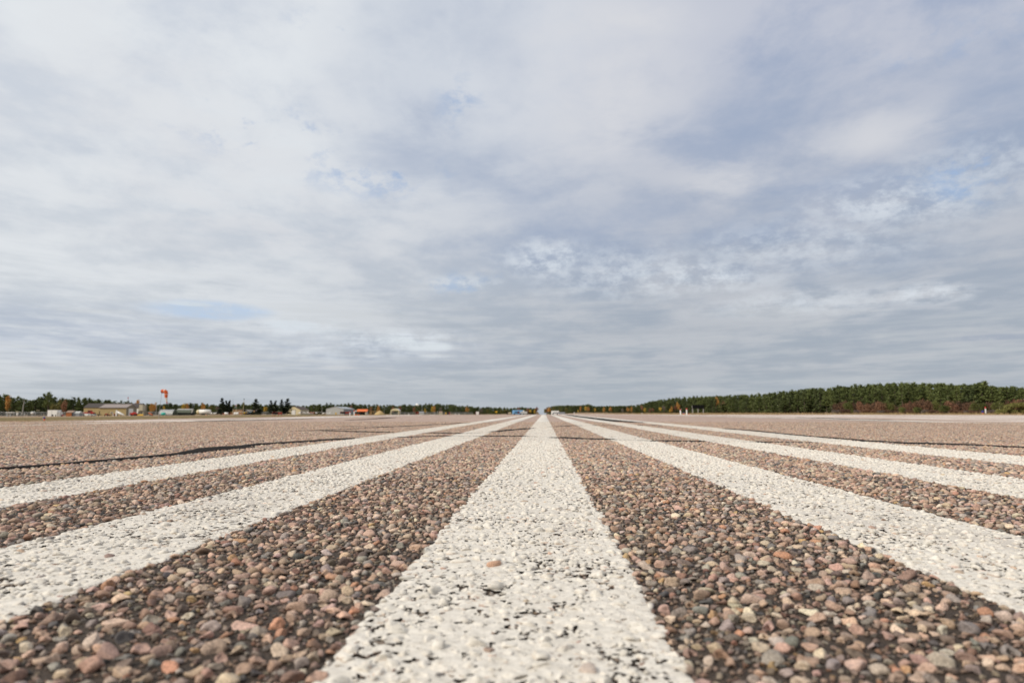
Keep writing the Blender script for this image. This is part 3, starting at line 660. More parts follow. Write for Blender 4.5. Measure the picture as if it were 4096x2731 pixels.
# ------------------------------------------------------------------ trees
def leaf_cards(C, size, flat=.5, aspect=.55):
    """one small leaf spray (a bent pair of triangles) at every centre"""
    n = len(C); size = np.broadcast_to(size, (n,))
    a = rng.normal(size=(n, 3)); a[:, 2] *= flat; a /= np.linalg.norm(a, axis=1)[:, None]
    b = rng.normal(size=(n, 3)); b -= (b * a).sum(1)[:, None] * a; b /= np.linalg.norm(b, axis=1)[:, None]
    s = size[:, None]; c = np.cross(a, b) * s * .25
    V = np.stack([C - a * s * .5, C - b * s * aspect * .5 + c, C + a * s * .5, C + b * s * aspect * .5 + c], 1).reshape(-1, 3)
    i = np.arange(n)[:, None] * 4
    return V, np.vstack([i + np.array([[0, 1, 2]]), i + np.array([[0, 2, 3]])])
def pine_crown(Ht, lo, wid, n, rnd=.5, sz=.75):
    """whorled limbs with needle clumps on them; lo: where the limbs begin; rnd: how rounded the top is"""
    C = []; limbs = []
    nl = int(26 + Ht)
    for k in range(nl):
        t = (k + rng.uniform(0, 1)) / nl; z = Ht * (lo + (1 - lo) * t)
        prof = (1 - t) ** (.9 - .5 * rnd) * (0.55 + .45 * min(1, t / .25 + .3)) * (1 + .12 * math.sin(t * 19))
        ln = wid * prof * rng.uniform(.55, 1.15) + .25; az = rng.uniform(0, 6.2832); rise = (-.12 + .45 * t) * ln
        e = np.array([math.cos(az) * ln, math.sin(az) * ln, rise]); limbs.append((z, e))
        m = max(4, int(n / nl * (.5 + prof)))
        u = rng.uniform(.2, 1.0, m) ** .7
        p = np.array([0, 0, z]) + u[:, None] * e + rng.normal(0, 1, (m, 3)) * np.array([.42, .42, .20]) * (.5 + .09 * ln)
        C.append(p)
    C.append(np.array([0, 0, Ht]) + rng.normal(0, 1, (14, 3)) * np.array([.3 + .5 * rnd, .3 + .5 * rnd, .45]))
    C = np.vstack(C); return leaf_cards(C, rng.uniform(.6, 1.25, len(C)) * sz, .45), limbs
def broad_crown(Ht, lo, wid, n, sz=.6):
    C = []
    zc = Ht * (lo + 1) / 2; hz = Ht * (1 - lo) / 2
    for k in range(16):
        d = rng.normal(size=3); d /= np.linalg.norm(d); q = np.array([0, 0, zc]) + d * np.array([wid, wid, hz]) * rng.uniform(.35, .78)
        r = rng.uniform(.28, .5) * wid; m = n // 16
        w = rng.normal(size=(m, 3)); w /= np.linalg.norm(w, axis=1)[:, None]
        C.append(q + w * r * rng.uniform(.6, 1.05, (m, 1)) * np.array([1, 1, min(1.6, hz / wid)]))
    C = np.vstack(C); return leaf_cards(C, rng.uniform(.6, 1.2, len(C)) * sz, .9, .7), []
def trunk_mesh(name, Ht, r, limbs, m):
    b = MB(); b.loft([(0, 0, -.3), (r * .15, 0, Ht * .4), (0, r * .1, Ht * .97)], [r, r * .68, r * .12], 7)
    for z, e in limbs[::2]: b.loft([(0, 0, z), (e[0] * .5, e[1] * .5, z + e[2] * .4), (e[0] * .9, e[1] * .9, z + e[2] * .9)], [r * .22, r * .14, r * .05], 4)
    me = bpy.data.meshes.new(name); me.from_pydata(b.v, [], b.f); me.materials.append(m); me.update(); return me
def crown_mesh(name, VF, m):
    me = np_mesh(name, VF[0], [VF[1]]); me.materials.append(m); return me
PROTO = {}
def proto(key, fn, H, lo, wid, n, lm, bm, r, **kw):
    vf, limbs = fn(H, lo, wid, n, **kw)
    PROTO[key] = (H, crown_mesh(key + "_crown", vf, M[lm]), trunk_mesh(key + "_trunk", H, r, limbs, M[bm]), vf)
for i in range(5): proto("pine%d" % i, pine_crown, 16, .05 + .03 * i, 2.9 + .25 * (i % 3), 1700, "pine" if i % 2 else "pine2", "bark", .2, rnd=.5 + .14 * (i % 3))
for i in range(4): proto("tall%d" % i, pine_crown, 17, .36 + .06 * (i % 3), 3.0, 1300, "pine", "bark", .2, rnd=.7)
for i in range(3): proto("spruce%d" % i, pine_crown, 14, .07, 3.1, 3600, "spruce", "barkd", .2, rnd=-.1, sz=.75)
for c in ("yellow", "orange", "rust", "olive"):
    for i in range(2): proto(c + str(i), broad_crown, 9, .18 + .1 * i, 2.1 + .5 * i, 900, c, "bark", .13)
for i in range(2): proto("bare%d" % i, broad_crown, 8, .15, 2.6, 420, "bare", "bark", .12, sz=.45)
def tree(name, key, px, d, h, label, cat, group=None, wmul=1.0, dz=0.0):
    Ht, cm, tm, _ = PROTO[key]; x, y, z = place(px, d); s = h / Ht
    e = empty(name, (x, y, z + dz), rng.uniform(0, 6.28), label, cat, group); e.scale = (s * wmul, s * wmul, s)
    for nm, me in (("crown", cm), ("trunk", tm)):
        o = bpy.data.objects.new(nm, me); COL.objects.link(o); o.parent = e
    return e
def interp(tab, x): return float(np.interp(x, [t[0] for t in tab], [t[1] for t in tab]))
R_TOP = [(2175, 1630), (2230, 1622), (2340, 1619), (2350, 1616), (2380, 1624), (2500, 1622), (2560, 1617), (2610, 1604), (2690, 1593), (2760, 1587), (2850, 1584), (2950, 1582), (3060, 1573), (3150, 1564), (3250, 1553), (3330, 1547), (3400, 1543), (3500, 1537), (3580, 1531), (3650, 1532), (3740, 1533), (3850, 1537), (3940, 1530), (3990, 1547), (4050, 1547), (4200, 1543)]
R_D = [(2175, 1150), (2400, 1050), (2600, 900), (3072, 520), (3584, 400), (4096, 350), (4200, 345)]
L_TOP = [(-80, 1574), (0, 1575), (20, 1573), (60, 1590), (90, 1592), (110, 1599), (140, 1587), (190, 1574), (215, 1592), (260, 1590), (300, 1596), (350, 1593), (380, 1592), (410, 1602), (440, 1599), (480, 1606), (530, 1603), (560, 1615), (670, 1613), (720, 1616), (770, 1613), (850, 1616), (1000, 1613), (1060, 1617), (1200, 1621), (1240, 1619), (1280, 1614), (1400, 1615), (1450, 1614), (1500, 1619), (1600, 1618), (1700, 1616), (1740, 1614), (1790, 1616), (1860, 1622), (1900, 1626), (1960, 1628), (2030, 1630), (2090, 1628), (2150, 1631)]
L_D = [(-80, 420), (0, 425), (500, 520), (1000, 680), (1500, 850), (2000, 1050), (2150, 1150)]
def height_for(px, d, ytop):
    x, y, z = place(px, d); return H + (Y0 - ytop) * d * CP * CP / F - z
GP_R = "pines of the tall forest beside the runway"; GP_L = "pines in the tree line behind the airfield buildings"
LB_R = "green pine in the tall forest edge that climbs towards the picture side"
LB_L = "dark green pine in the low tree line behind the airfield buildings"
back = []
def forest_edge(tab_t, tab_d, x0, x1, step_fn, keys, name, label, group, rows):
    for r, (dd, lo, hi, key_set, each) in enumerate(rows):
        x = x0 + r * 5
        while x < x1:
            d = interp(tab_d, x) * dd * rng.uniform(.97, 1.03); top = interp(tab_t, x)
            h = height_for(x, d, top) * rng.uniform(lo, hi)
            k = key_set(x)
            h = max(h, 2.5); wm = np.clip(step_fn(x) * d / F * 1.45 / (5.4 * h / 16), .95, 2.3) * rng.uniform(.82, 1.2)
            if each: tree(name, k, x, d, h, label, "pine tree", group, wmul=wm)
            else: back.append((k, x, d, h, wm))
            x += step_fn(x) * rng.uniform(.7, 1.3)
full = lambda x: "pine%d" % rng.integers(0, 5)
rightk = lambda x: ("pine%d" % rng.integers(0, 5)) if x < 3300 or rng.random() < .25 else "tall%d" % rng.integers(0, 4)
stR = lambda x: interp([(2175, 11), (2600, 14), (3100, 24), (3584, 30), (4096, 34)], x)
stL = lambda x: interp([(0, 27), (500, 21), (1000, 17), (2150, 13)], x)
forest_edge(R_TOP, R_D, 2190, 4190, stR, None, "pine_tree", LB_R, GP_R, [(1.0, .78, .97, rightk, True), (1.05, .93, 1.035, rightk, True), (1.03, .35, .6, full, False), (1.08, .92, 1.0, rightk, False), (1.10, .5, .7, full, False), (1.17, .9, .98, full, False), (1.25, .85, .96, full, False)])
forest_edge(L_TOP, L_D, -70, 2140, stL, None, "pine_tree", LB_L, GP_L, [(1.0, .78, 1.08, full, True), (1.03, .4, .6, full, False), (1.05, .8, .99, full, False), (1.12, .84, .97, full, False)])
def forest_mass():
    Vs = []; Fs = []; off = 0
    for k, px, d, h, wm in back:
        Ht, _, _, (V, f) = PROTO[k]; s = h / Ht; x, y, z = place(px, d); th = rng.uniform(0, 6.28); c, n = math.cos(th), math.sin(th)
        keep = rng.random(len(V) // 4) < .75; idx = np.nonzero(keep)[0]
        V4 = V.reshape(-1, 4, 3)[idx]; cen = V4.mean(1, keepdims=True); V4 = (cen + (V4 - cen) * 1.7).reshape(-1, 3) * s * np.array([wm, wm, 1])
        W_ = np.stack([V4[:, 0] * c - V4[:, 1] * n + x, V4[:, 0] * n + V4[:, 1] * c + y, V4[:, 2] + z], 1)
        i = np.arange(len(idx))[:, None] * 4 + off
        Fs += [i + np.array([[0, 1, 2]]), i + np.array([[0, 2, 3]])]; Vs.append(W_); off += len(W_)
        t = MB(); t.loft([(x, y, z), (x, y, z + h * .9)], [.16, .03], 5); Vs.append(np.array(t.v)); tf = [q for q in t.f if len(q) == 4]
        Fs.append(np.array([(q[0], q[1], q[2]) for q in tf]) + off); Fs.append(np.array([(q[0], q[2], q[3]) for q in tf]) + off); off += len(t.v)
    tag(link("forest", np_mesh("forest", np.vstack(Vs), [np.vstack(Fs)]), M['pine2']), kind='stuff')
forest_mass()
# autumn trees one can tell apart: column, distance factor, height in px, kind, label
AUT = [(32, 1.0, 74, "orange0", "orange-tipped leafy tree at the picture edge behind the white instrument shelter"), (210, .80, 42, "olive1", "rounded olive yellow tree behind the white container"),
 (236, .90, 62, "olive0", "tall ochre tree to one side of the white container"), (255, .82, 60, "rust0", "thin rusty brown tree standing before the orange shed"),
 (549, .93, 60, "orange0", "small orange treetop showing over the dark workshop roof"), (603, .9, 44, "orange0", "narrow golden tree near the utility pole, the farther from it"), (617, .9, 46, "orange1", "narrow orange tree directly beside the utility pole"),
 (657, .9, 38, "yellow0", "small yellow tree above the turquoise tank"), (735, .9, 44, "yellow1", "round bright yellow tree above the green arched shelter"), (748, .9, 44, "orange0", "orange-brown tree touching the round bright yellow one"),
 (842, .9, 40, "olive1", "pale olive tree behind the long white tank trailer"), (812, .92, 45, "orange1", "orange tip among the pines behind the long white tank trailer"), (870, .85, 36, "bare0", "bare greyish tree at the foot of the three dark spruces"),
 (1060, .85, 30, "yellow1", "yellow-green tree between the dark spruces and the sign on red legs"), (1033, .82, 24, "bare1", "leafless pinkish tree beside the clipped hedge"), (1402, .93, 37, "rust1", "russet tree showing over the grey hangar roof"),
 (1483, .9, 34, "rust0", "russet tree behind the tan timber shed"), (1513, .9, 34, "orange1", "dull orange tree behind the sand heap"), (1572, .92, 36, "rust0", "slim russet tree behind the cream canopy"), (1600, .92, 34, "rust1", "pinkish brown tree behind the open end of the cream canopy"),
 (1656, .92, 34, "rust0", "rusty red treetop below the white water tower"), (1702, .9, 26, "yellow0", "small yellow birch with a slim crown, near the grey posts"), (1728, .92, 36, "yellow0", "golden tree left of the bare grey tree in the distance"), (1738, .91, 35, "orange0", "golden orange tree touching the bare grey tree"),
 (1762, .88, 30, "bare0", "bare grey tree beside two golden ones in the distance"), (1868, .92, 29, "orange1", "faded orange tree to one side of the white cabinet"), (1925, .9, 24, "bare1", "bare brownish tree just beyond the white cabinet"), (1950, .9, 22, "olive1", "brown rounded tree between the white cabinet and yellow marker"),
 (2005, .9, 22, "olive0", "ochre tree right beside the yellow marker"), (2022, .9, 22, "olive1", "tawny tree behind the beige and black sign"), (2075, .93, 28, "rust1", "reddish treetop above the blue truck"), (2112, .93, 28, "rust0", "red tree above the grey board of the blue truck"),
 (2122, .88, 18, "yellow1", "golden low tree beside the blue truck, the nearer to it"), (2138, .88, 20, "yellow0", "golden low tree on the truck side of the gap in the trees"), (2146, .95, 30, "rust1", "rounded red tree forming the truck side of the gap"),
 (2186, .95, 29, "rust0", "red tree forming the white building's side of the gap"), (2180, .88, 22, "olive0", "tawny low tree at the gap, on the white building's side"), (2197, .9, 28, "orange1", "orange tree between the gap and the white building"), (2215, .95, 34, "olive1", "tall tawny tree directly above the white building"),
 (2240, .95, 31, "olive0", "pale brown tree above the grey board by the white building"), (2265, .9, 28, "olive1", "yellow-green tree just past the grey board"), (2312, .85, 16, "yellow1", "low round mustard bush out in front of the far pines"), (2322, .92, 32, "orange0", "orange tree in front of a domed dark pine"),
 (2343, .92, 31, "yellow1", "yellow tree beside the domed dark pine"), (2353, .92, 29, "orange1", "bright orange tree next to the yellow one by the domed pine"), (2381, .92, 27, "yellow0", "slim yellow tree in the distant mixed wood"), (2416, .92, 28, "orange0", "bright orange tree in the distant mixed wood"),
 (2442, .92, 29, "orange1", "broad orange tree in the distant mixed wood"), (2490, .92, 24, "bare1", "pale bare tree in the distant mixed wood"), (2512, .92, 27, "orange1", "rust orange tree where the distant wood meets the rising forest"), (2526, .94, 31, "orange0", "tall orange tree where the distant wood meets the rising forest"),
 (2568, .94, 38, "rust1", "reddish tree at the low end of the pine forest"), (2579, .92, 28, "yellow0", "yellow tree at the low end of the pine forest"), (2600, .92, 26, "rust0", "small rust tree at the low end of the pine forest, the nearer of two"), (2612, .92, 25, "rust1", "small rust tree at the low end of the pine forest, the farther of two"),
 (2640, .92, 27, "yellow1", "pale yellow birch among pines left of the red-topped posts"), (2656, .93, 38, "bare0", "mauve bare tree among pines left of the red-topped posts"), (2680, .92, 24, "yellow0", "short yellow birch behind the red-topped posts"), (2688, .92, 33, "orange0", "bright orange birch behind the red-topped posts"),
 (2702, .93, 38, "rust1", "brownish pink tree behind the red-topped posts"), (2712, .94, 47, "orange1", "tall orange tree left of the black billboard"), (2870, 1.02, 68, "orange1", "orange treetop high above the black billboard"), (2893, 1.015, 60, "rust0", "reddish brown tree inside the pine forest, past the black billboard")]
for px, df, hp, key, lab in AUT:
    right = px > 2160; d = interp(R_D if right else L_D, px) * df
    tree("autumn_tree", key, px, d, height_for(px, d, 1655 - hp - (4 if px < 500 else 0)), lab, "autumn tree", "autumn coloured trees along the airfield edge", wmul=.66 if hp > 30 else .95)
SPR = [(886, 1593, "tall dark spruce, the highest of three close by the terminal"), (903, 1603, "shorter dark spruce between two others next to the terminal"), (917, 1602, "slim dark spruce right at the terminal wall"),
       (1023, 1597, "broad dark spruce at the far end of the terminal, over the hedge"), (1082, 1602, "slim ragged spruce behind the first red-legged sign"), (1101, 1603, "dark spruce directly above the first red-legged sign"), (1126, 1599, "tall spruce just past the red-legged sign"), (1149, 1595, "widest dark spruce, touching the yellow hangar")]
for i, (px, top, lab) in enumerate(SPR):
    d = 478 + 3 * (i % 3)
    tree("spruce_tree", "spruce%d" % (i % 3), px, d, height_for(px, d, top), lab, "spruce tree", "dark spruces between the terminal and yellow hangar", wmul=1.75 if px in (1023, 1149) else 1.3)
tree("pine_tree", "tall3", 3947, 372, height_for(3947, 372, 1524), "round-topped pine standing higher than its neighbours near the picture edge", "pine tree", GP_R, 1.3)
tree("pine_tree", "tall1", 190, 405, height_for(190, 405, 1569), "round-topped pine rising above the others over the white container", "pine tree", GP_L, 1.3)

# ------------------------------------------------------------------ brush before the forest
def bush_mesh(name, w, h, n, m, sz, twigs=26):
    C = []
    for k in range(9):
        a = rng.uniform(0, 6.28); q = np.array([math.cos(a) * w * rng.uniform(.1, .62), math.sin(a) * w * rng.uniform(.1, .62), h * rng.uniform(.35, .72)])
        v = rng.normal(size=(n // 9, 3)); v /= np.linalg.norm(v, axis=1)[:, None]; C.append(q + v * np.array([w * .42, w * .42, h * .32]) * rng.uniform(.5, 1.05, (len(v), 1)))
    C = np.vstack(C); C = C[C[:, 2] > .05]; vf = leaf_cards(C, rng.uniform(.6, 1.3, len(C)) * sz, 1.3, .4)
    b = MB()
    for k in range(twigs):
        a = rng.uniform(0, 6.28); e = (math.cos(a) * w * rng.uniform(.3, .9), math.sin(a) * w * rng.uniform(.3, .9), h * rng.uniform(.6, 1.0)); b.loft([(0, 0, 0), (e[0] * .6, e[1] * .6, e[2] * .55), e], [.035, .022, .008], 4)
    return crown_mesh(name, vf, M[m]), b
BUSH = {}
for key, m, n in (("brush0", "brush", 900), ("brush1", "brush", 900), ("brush2", "rust", 700), ("green0", "greenbush", 900), ("green1", "greenbush", 900), ("bare0", "bare", 600)):
    cm, tb = bush_mesh("bush_" + key, 2.0, 3.0, n, m, .38); tm = bpy.data.meshes.new("bush_stems"); tm.from_pydata(tb.v, [], tb.f); tm.materials.append(M['barkd']); tm.update(); BUSH[key] = (cm, tm)
def bush(key, px, d, wpx, hpx, label, group=None, name="shrub", cat="shrub"):
    x, y, z = place(px, d); s = d / F
    e = empty(name, (x, y, z), rng.uniform(0, 6.28), label, cat, group); e.scale = (wpx * s / 3.4, wpx * s / 3.4, hpx * s / 3.0)
    for nm, me in zip(("foliage", "stems"), BUSH[key]):
        o = bpy.data.objects.new(nm, me); COL.objects.link(o); o.parent = e
    return e
GB = "red brown shrubs along the foot of the pine forest"
# thicket: px, width, top row (photo), kind
TH = [(3350, 30, 1612), (3372, 34, 1603), (3395, 34, 1606), (3425, 30, 1604), (3448, 30, 1602), (3470, 42, 1612), (3500, 28, 1606), (3525, 40, 1603), (3560, 40, 1610), (3590, 40, 1620), (3620, 36, 1610), (3650, 30, 1600), (3680, 36, 1595), (3715, 36, 1598), (3745, 34, 1602), (3775, 36, 1612), (3810, 46, 1600), (3850, 50, 1601), (3880, 42, 1604), (3960, 40, 1606), (4000, 44, 1604), (4040, 44, 1598), (4075, 46, 1592), (4110, 50, 1588)]
for i, (px, w, top) in enumerate(TH):
    d = interp(R_D, px) * rng.uniform(.82, .88)
    bush(("brush0", "brush1", "brush2", "brush1", "green0", "brush0")[(i * 5) % 6], px, d, w * 1.25, 1656 - top, "tall red-brown or olive shrub in the thicket at the foot of the pine forest", GB)
for i in range(26):
    px = 3345 + i * 29 + rng.uniform(-8, 8); d = interp(R_D, px) * rng.uniform(.74, .8)
    bush(("bare0", "brush0", "brush1")[i % 3], px, d, 40, rng.uniform(14, 24), "low grey-brown shrub in the front row of the thicket before the pine forest", "low shrubs in front of the red brown thicket")
for px, w, hp, df, lab in ((3408, 14, 22, .72, "tiny young evergreen in front of the thicket's tall rounded red shrubs"), (3610, 34, 30, .72, "low bright green shrub among the thicket, first of a pair with its darker neighbour"), (3670, 34, 30, .72, "low bright green shrub under the reddest shrub of the thicket"), (3780, 38, 38, .73, "green conifer-like shrub in the gap between two red thickets"), (3900, 34, 50, .8, "olive shrub directly behind the blue and red edge light"), (3930, 44, 48, .8, "yellowish shrub directly behind the white post by the big bush"), (3982, 42, 50, .8, "tall green shrub rising behind the big olive bush"), (4010, 26, 46, .84, "narrow dark green shrub behind the big olive bush")):
    bush("green%d" % (px % 2), px, interp(R_D, px) * df, w * 1.2, hp, lab)
def big_bush():
    d = 135; s = d / F; x, y, z = place(4052, d)
    e = empty("shrub", (x, y, z), YAW, "big spreading olive green bush beside the white red-topped post", "shrub")
    C = []
    for cx, cz, w in [(a_, b_ * 1.25, c_) for a_, b_, c_ in ((-55, 12, 26), (-38, 20, 26), (-18, 26, 28), (5, 30, 28), (28, 32, 30), (55, 30, 34), (85, 30, 34), (-66, 6, 16), (-8, 12, 30), (40, 12, 34), (75, 14, 34))]:
        for q in range(3):
            v = rng.normal(size=(420, 3)); v /= np.linalg.norm(v, axis=1)[:, None]
            C.append(np.array([cx + rng.uniform(-8, 8), rng.uniform(-22, 22), cz]) + v * np.array([w * .55, w * .6, w * .34]) * rng.uniform(.45, 1.05, (420, 1)))
    C = np.vstack(C); C = C[C[:, 2] > 1] * s; vf = leaf_cards(C, rng.uniform(.14, .3, len(C)), 1.2, .35)
    o = bpy.data.objects.new("foliage", crown_mesh("foliage", vf, M['olivebush'])); COL.objects.link(o); o.parent = e
    b = MB(s)
    for k in range(60):
        a = rng.uniform(-60, 90); b.loft([(a, rng.uniform(-12, 12), 0), (a + rng.uniform(-8, 8), rng.uniform(-15, 15), 20), (a + rng.uniform(-16, 16), rng.uniform(-20, 20), 38)], [.7, .45, .15], 4)
    b.build("stems", M['barkd'], e)
big_bush()

# ------------------------------------------------------------------ things on the airfield (shapes in photo pixels, scaled to their distance)
def thing(name, px, d, label, cat, group=None, rz=0.0, dz=0.0):
    x, y, z = place(px, d); return empty(name, (x, y, z + dz), YAW + rz, label, cat, group), d * CP / F
def clone(e, loc, rz=None, label=None):
    c = e.copy(); COL.objects.link(c); c.location = loc
    if rz is not None: c.rotation_euler = (0, 0, rz)
    if label: c['label'] = label
    for ch in list(e.children):
        q = ch.copy(); COL.objects.link(q); q.parent = c
        for g_ in list(ch.children):
            w = g_.copy(); COL.objects.link(w); w.parent = q
    return c
def gable(e, s, x0, x1, dep, eave, ridge, wall_m, roof_m, axis='y', y0=0, over=1.0, side_m=None, th=1.2):
    """walls plus a pitched roof; ridge along y (gable end to the camera) or along x"""
    y1 = y0 + dep; xm = (x0 + x1) / 2; ym = (y0 + y1) / 2
    if axis == 'y':
        MB(s).prism([(x0, -2), (x1, -2), (x1, eave), (xm, ridge), (x0, eave)], y0, y1).build('wall', wall_m, e)
        if side_m:
            MB(s).box(x1, x1 + .25, y0 + .2, y1, 0, eave).build('side_wall', side_m, e)
        k = (ridge - eave) / (xm - x0); o = over
        r = MB(s); r.prism([(x0 - o, eave - k * o), (xm, ridge), (x1 + o, eave - k * o), (x1 + o, eave - k * o + th), (xm, ridge + th), (x0 - o, eave - k * o + th)], y0 - o, y1 + o)
    else:
        MB(s).prism([(y0, -2), (y1, -2), (y1, eave), (ym, ridge), (y0, eave)], x0, x1, 'x').build('wall', wall_m, e)
        if side_m:
            MB(s).prism([(y0, 0), (y1, 0), (y1, eave), (ym, ridge - .2), (y0, eave)], x1, x1 + .25, 'x').build('gable_wall', side_m, e)
        k = (ridge - eave) / (ym - y0); o = over
        r = MB(s); r.prism([(y0 - o, eave - k * o), (ym, ridge), (y1 + o, eave - k * o), (y1 + o, eave - k * o + th), (ym, ridge + th), (y0 - o, eave - k * o + th)], x0 - o, x1 + o, 'x')
    return r.build('roof', roof_m, e)
def wheel(e, s, x, y, r, w=1.0, name='wheel'):
    return MB(s).loft([(x, y - w, r), (x, y - w * .9, r), (x, y + w * .9, r), (x, y + w, r)], [r * .8, r, r, r * .8], 12).build(name, M['rubber'], e)

# windsock
e, s = thing("windsock", 636, 106, "drooping orange and white windsock on a thin leaning pole", "windsock")
b = MB(s).tube((0, 0, -2), (.8, 0, 22), 1.25, 1.1).tube((.4, 0, 0), (.4, 0, 1.5), 2.0); b.build("pole_base", M['grey'], e)
MB(s).tube((.8, 0, 22), (6.2, 0, 99), .62, .5).build("pole", M['galv'], e)
b = MB(s); b.tube((6.2, 0, 99), (7.2, 0, 112), .7)
for a in range(12):
    t, u = a / 12 * 6.2832, (a + 1) / 12 * 6.2832
    b.tube((6.4, math.cos(t) * 7.4, 109 + math.sin(t) * 7.4), (6.4, math.cos(u) * 7.4, 109 + math.sin(u) * 7.4), .35, None, 5)
b.tube((6.4, 0, 101.6), (6.4, 0, 116.4), .3).tube((6.4, -7.4, 109), (6.4, 7.4, 109), .3); b.build("hoop_frame", M['dark'], e)
SK = [((6.4, 0, 109), 7.6), ((11.5, 0, 109.6), 7.8), ((16, 0, 109.6), 7.7), ((18, 0, 109.3), 7.6), ((22.5, 0, 107), 7.6), ((24.6, 0, 101), 7.0), ((25, 0, 97.5), 6.8), ((25, 0, 95.5), 6.6), ((25.2, 0, 89), 5.9), ((25.6, 0, 83.5), 5.0), ((26.6, 0, 78), 4.2), ((27.8, 0, 72), 3.4), ((29, 0, 67), 2.7), ((30.2, 0, 61.5), 1.9), ((31, 0, 60.2), 1.3)]
def sock(i, j, name, m):
    # shared frame so that neighbouring bands meet
    n = 16; vs = []; fs = []
    for q in range(i, j + 1):
        p, r = Vector(SK[q][0]), SK[q][1]; t = (Vector(SK[min(q + 1, len(SK) - 1)][0]) - Vector(SK[max(q - 1, 0)][0])).normalized(); side = Vector((0, 1, 0)); up = t.cross(side)
        for k in range(n):
            a = 2 * math.pi * k / n; rr = r * (1 + .05 * math.sin(3 * a + q)); vs.append(tuple(p + side * math.cos(a) * rr + up * math.sin(a) * rr))
    for q in range(j - i):
        for k in range(n): fs.append((q * n + k, q * n + (k + 1) % n, (q + 1) * n + (k + 1) % n, (q + 1) * n + k))
    MB(s).add(vs, fs).build(name, m, e, True)
sock(0, 2, "orange_band", M['nylon']); sock(2, 3, "white_band", M['nylonw']); sock(3, 6, "orange_band", M['nylon']); sock(6, 7, "white_band", M['nylonw']); sock(7, 9, "orange_band", M['nylon']); sock(9, 12, "white_band", M['nylonw']); sock(12, 14, "orange_band", M['red'])

# runway distance boards
def legboard(px, d, w, hgt, base, label):
    """long black board turned edge-on, its red end towards the runway, on four red legs"""
    e, s = thing("runway_board", px, d, label, "runway sign", "black boards on red legs beside the runway")
    a, c, r = (-w * .5, 5), (w * .17, -3), (w * .5, 1.5)      # plan: left end, near corner, right end
    l = (a[0] + (r[0] - c[0]), a[1] + (r[1] - c[1]) + 1)
    MB(s).prism([a, c, r, l], base, hgt, 'z').build("panel", M['black'], e)
    b = MB(s)
    n = Vector((r[1] - c[1], -(r[0] - c[0]))).normalized() * .35
    b.prism([(c[0] + n.x, c[1] + n.y), (r[0] + n.x, r[1] + n.y), (r[0] + .05 * n.x, r[1] + .05 * n.y), (c[0] + .05 * n.x, c[1] + .05 * n.y)], base - .3, hgt + .3, 'z').build("end_panel", M['redb'], e)
    MB(s).prism([(a[0] - .4, a[1] - .4), (c[0], c[1] - .5), (r[0] + .4, r[1]), (l[0], l[1] + .5)], hgt, hgt + .7, 'z').build("top_rail", M['redb'], e)
    for q in (a, (a[0] * .55 + c[0] * .1, 3), c, r): MB(s).tube((q[0], q[1], -3), (q[0], q[1], hgt), .75, .75, 6).build("leg", M['redb'], e)
legboard(1108, 118, 38, 23, 15, "black board on red legs standing before the dark spruces")
legboard(1377, 142, 35, 20, 13, "black board on red legs in front of the grey hangar")
legboard(1668, 330, 12, 12, 6, "small distant black board on red legs below the white water tower")
e, s = thing("runway_board", 1792, 340, "small distant dark box sign with red edge and yellow plate", "runway sign")
MB(s).box(-6, 5, -1, 3, 2, 11).build("panel", M['dark'], e); MB(s).box(5, 7.5, -1.5, 3, 1, 12).build("end_panel", M['redb'], e); MB(s).box(-11, -6.2, -1.4, -.6, 3.5, 9.5).build("yellow_plate", M['yellow_p'], e); MB(s).box(-9, -8.2, -.5, .5, -4, 9).box(0, 1, 0, 1, -4, 3).build("leg", M['redb'], e)
# billboard on three posts
e, s = thing("billboard", 2793, 205, "black billboard on three pale wooden posts before the pine forest", "billboard")
MB(s).box(-22.5, 23, -.7, .7, 24, 38.5).build("board", M['black'], e)
for x in (-22, 0, 21): MB(s).box(x - 1.7, x + 1.7, .75, 3, -4, 36).build("post", M['grey'], e)
b = MB(s); b.box(-22, 22, .72, 1.4, 27, 28.5).box(-22, 22, .72, 1.4, 34, 35.5); b.build("rail", M['dark'], e)

# white posts with red caps, and edge lights
def cap_post(px, d, hgt, label):
    e, s = thing("marker_post", px, d, label, "marker post", "white posts with red tops beside the runway")
    MB(s).loft([(0, 0, -4), (0, 0, hgt * .8)], [2.3, 2.3], 10).build("post", M['white'], e)
    MB(s).loft([(0, 0, hgt * .8), (0, 0, hgt * .82), (0, 0, hgt * .96), (0, 0, hgt)], [2.5, 2.9, 2.5, 1.2], 10).build("cap", M['red'], e)
    return e
cap_post(3943, 112, 34, "white red-topped post standing alone beside the big olive bush"); cap_post(2722, 164, 24, "shorter white red-topped post, outer one of the pair by the billboard"); cap_post(2747, 163, 27, "taller white red-topped post between its pair and the black billboard")
cap_post(1400, 150, 21, "white red-topped post against the grey hangar's darker side"); cap_post(1417, 149, 26, "white red-topped post at the grey hangar's corner beside an orange-based light")
def edge_light(px, d, hgt, label, lens):
    e, s = thing("edge_light", px, d, label, "runway light", "small orange based runway edge lights")
    MB(s).loft([(0, 0, -2), (0, 0, 0), (0, 0, hgt * .45), (0, 0, hgt * .55)], [hgt * .22, hgt * .22, hgt * .17, hgt * .2], 10).build("base", M['orange_p'], e)
    MB(s).loft([(0, 0, hgt * .55), (0, 0, hgt * .62), (0, 0, hgt * .92), (0, 0, hgt)], [hgt * .22, hgt * .24, hgt * .2, hgt * .07], 10).build("lens", lens, e)
edge_light(179, 82, 15, "blue-topped orange edge light in front of the white container", M['lens']); edge_light(3931, 113, 19, "blue-topped orange edge light beside the lone white post", M['lens']); edge_light(2735, 166, 11, "blue-topped orange edge light between the two white posts", M['lens'])
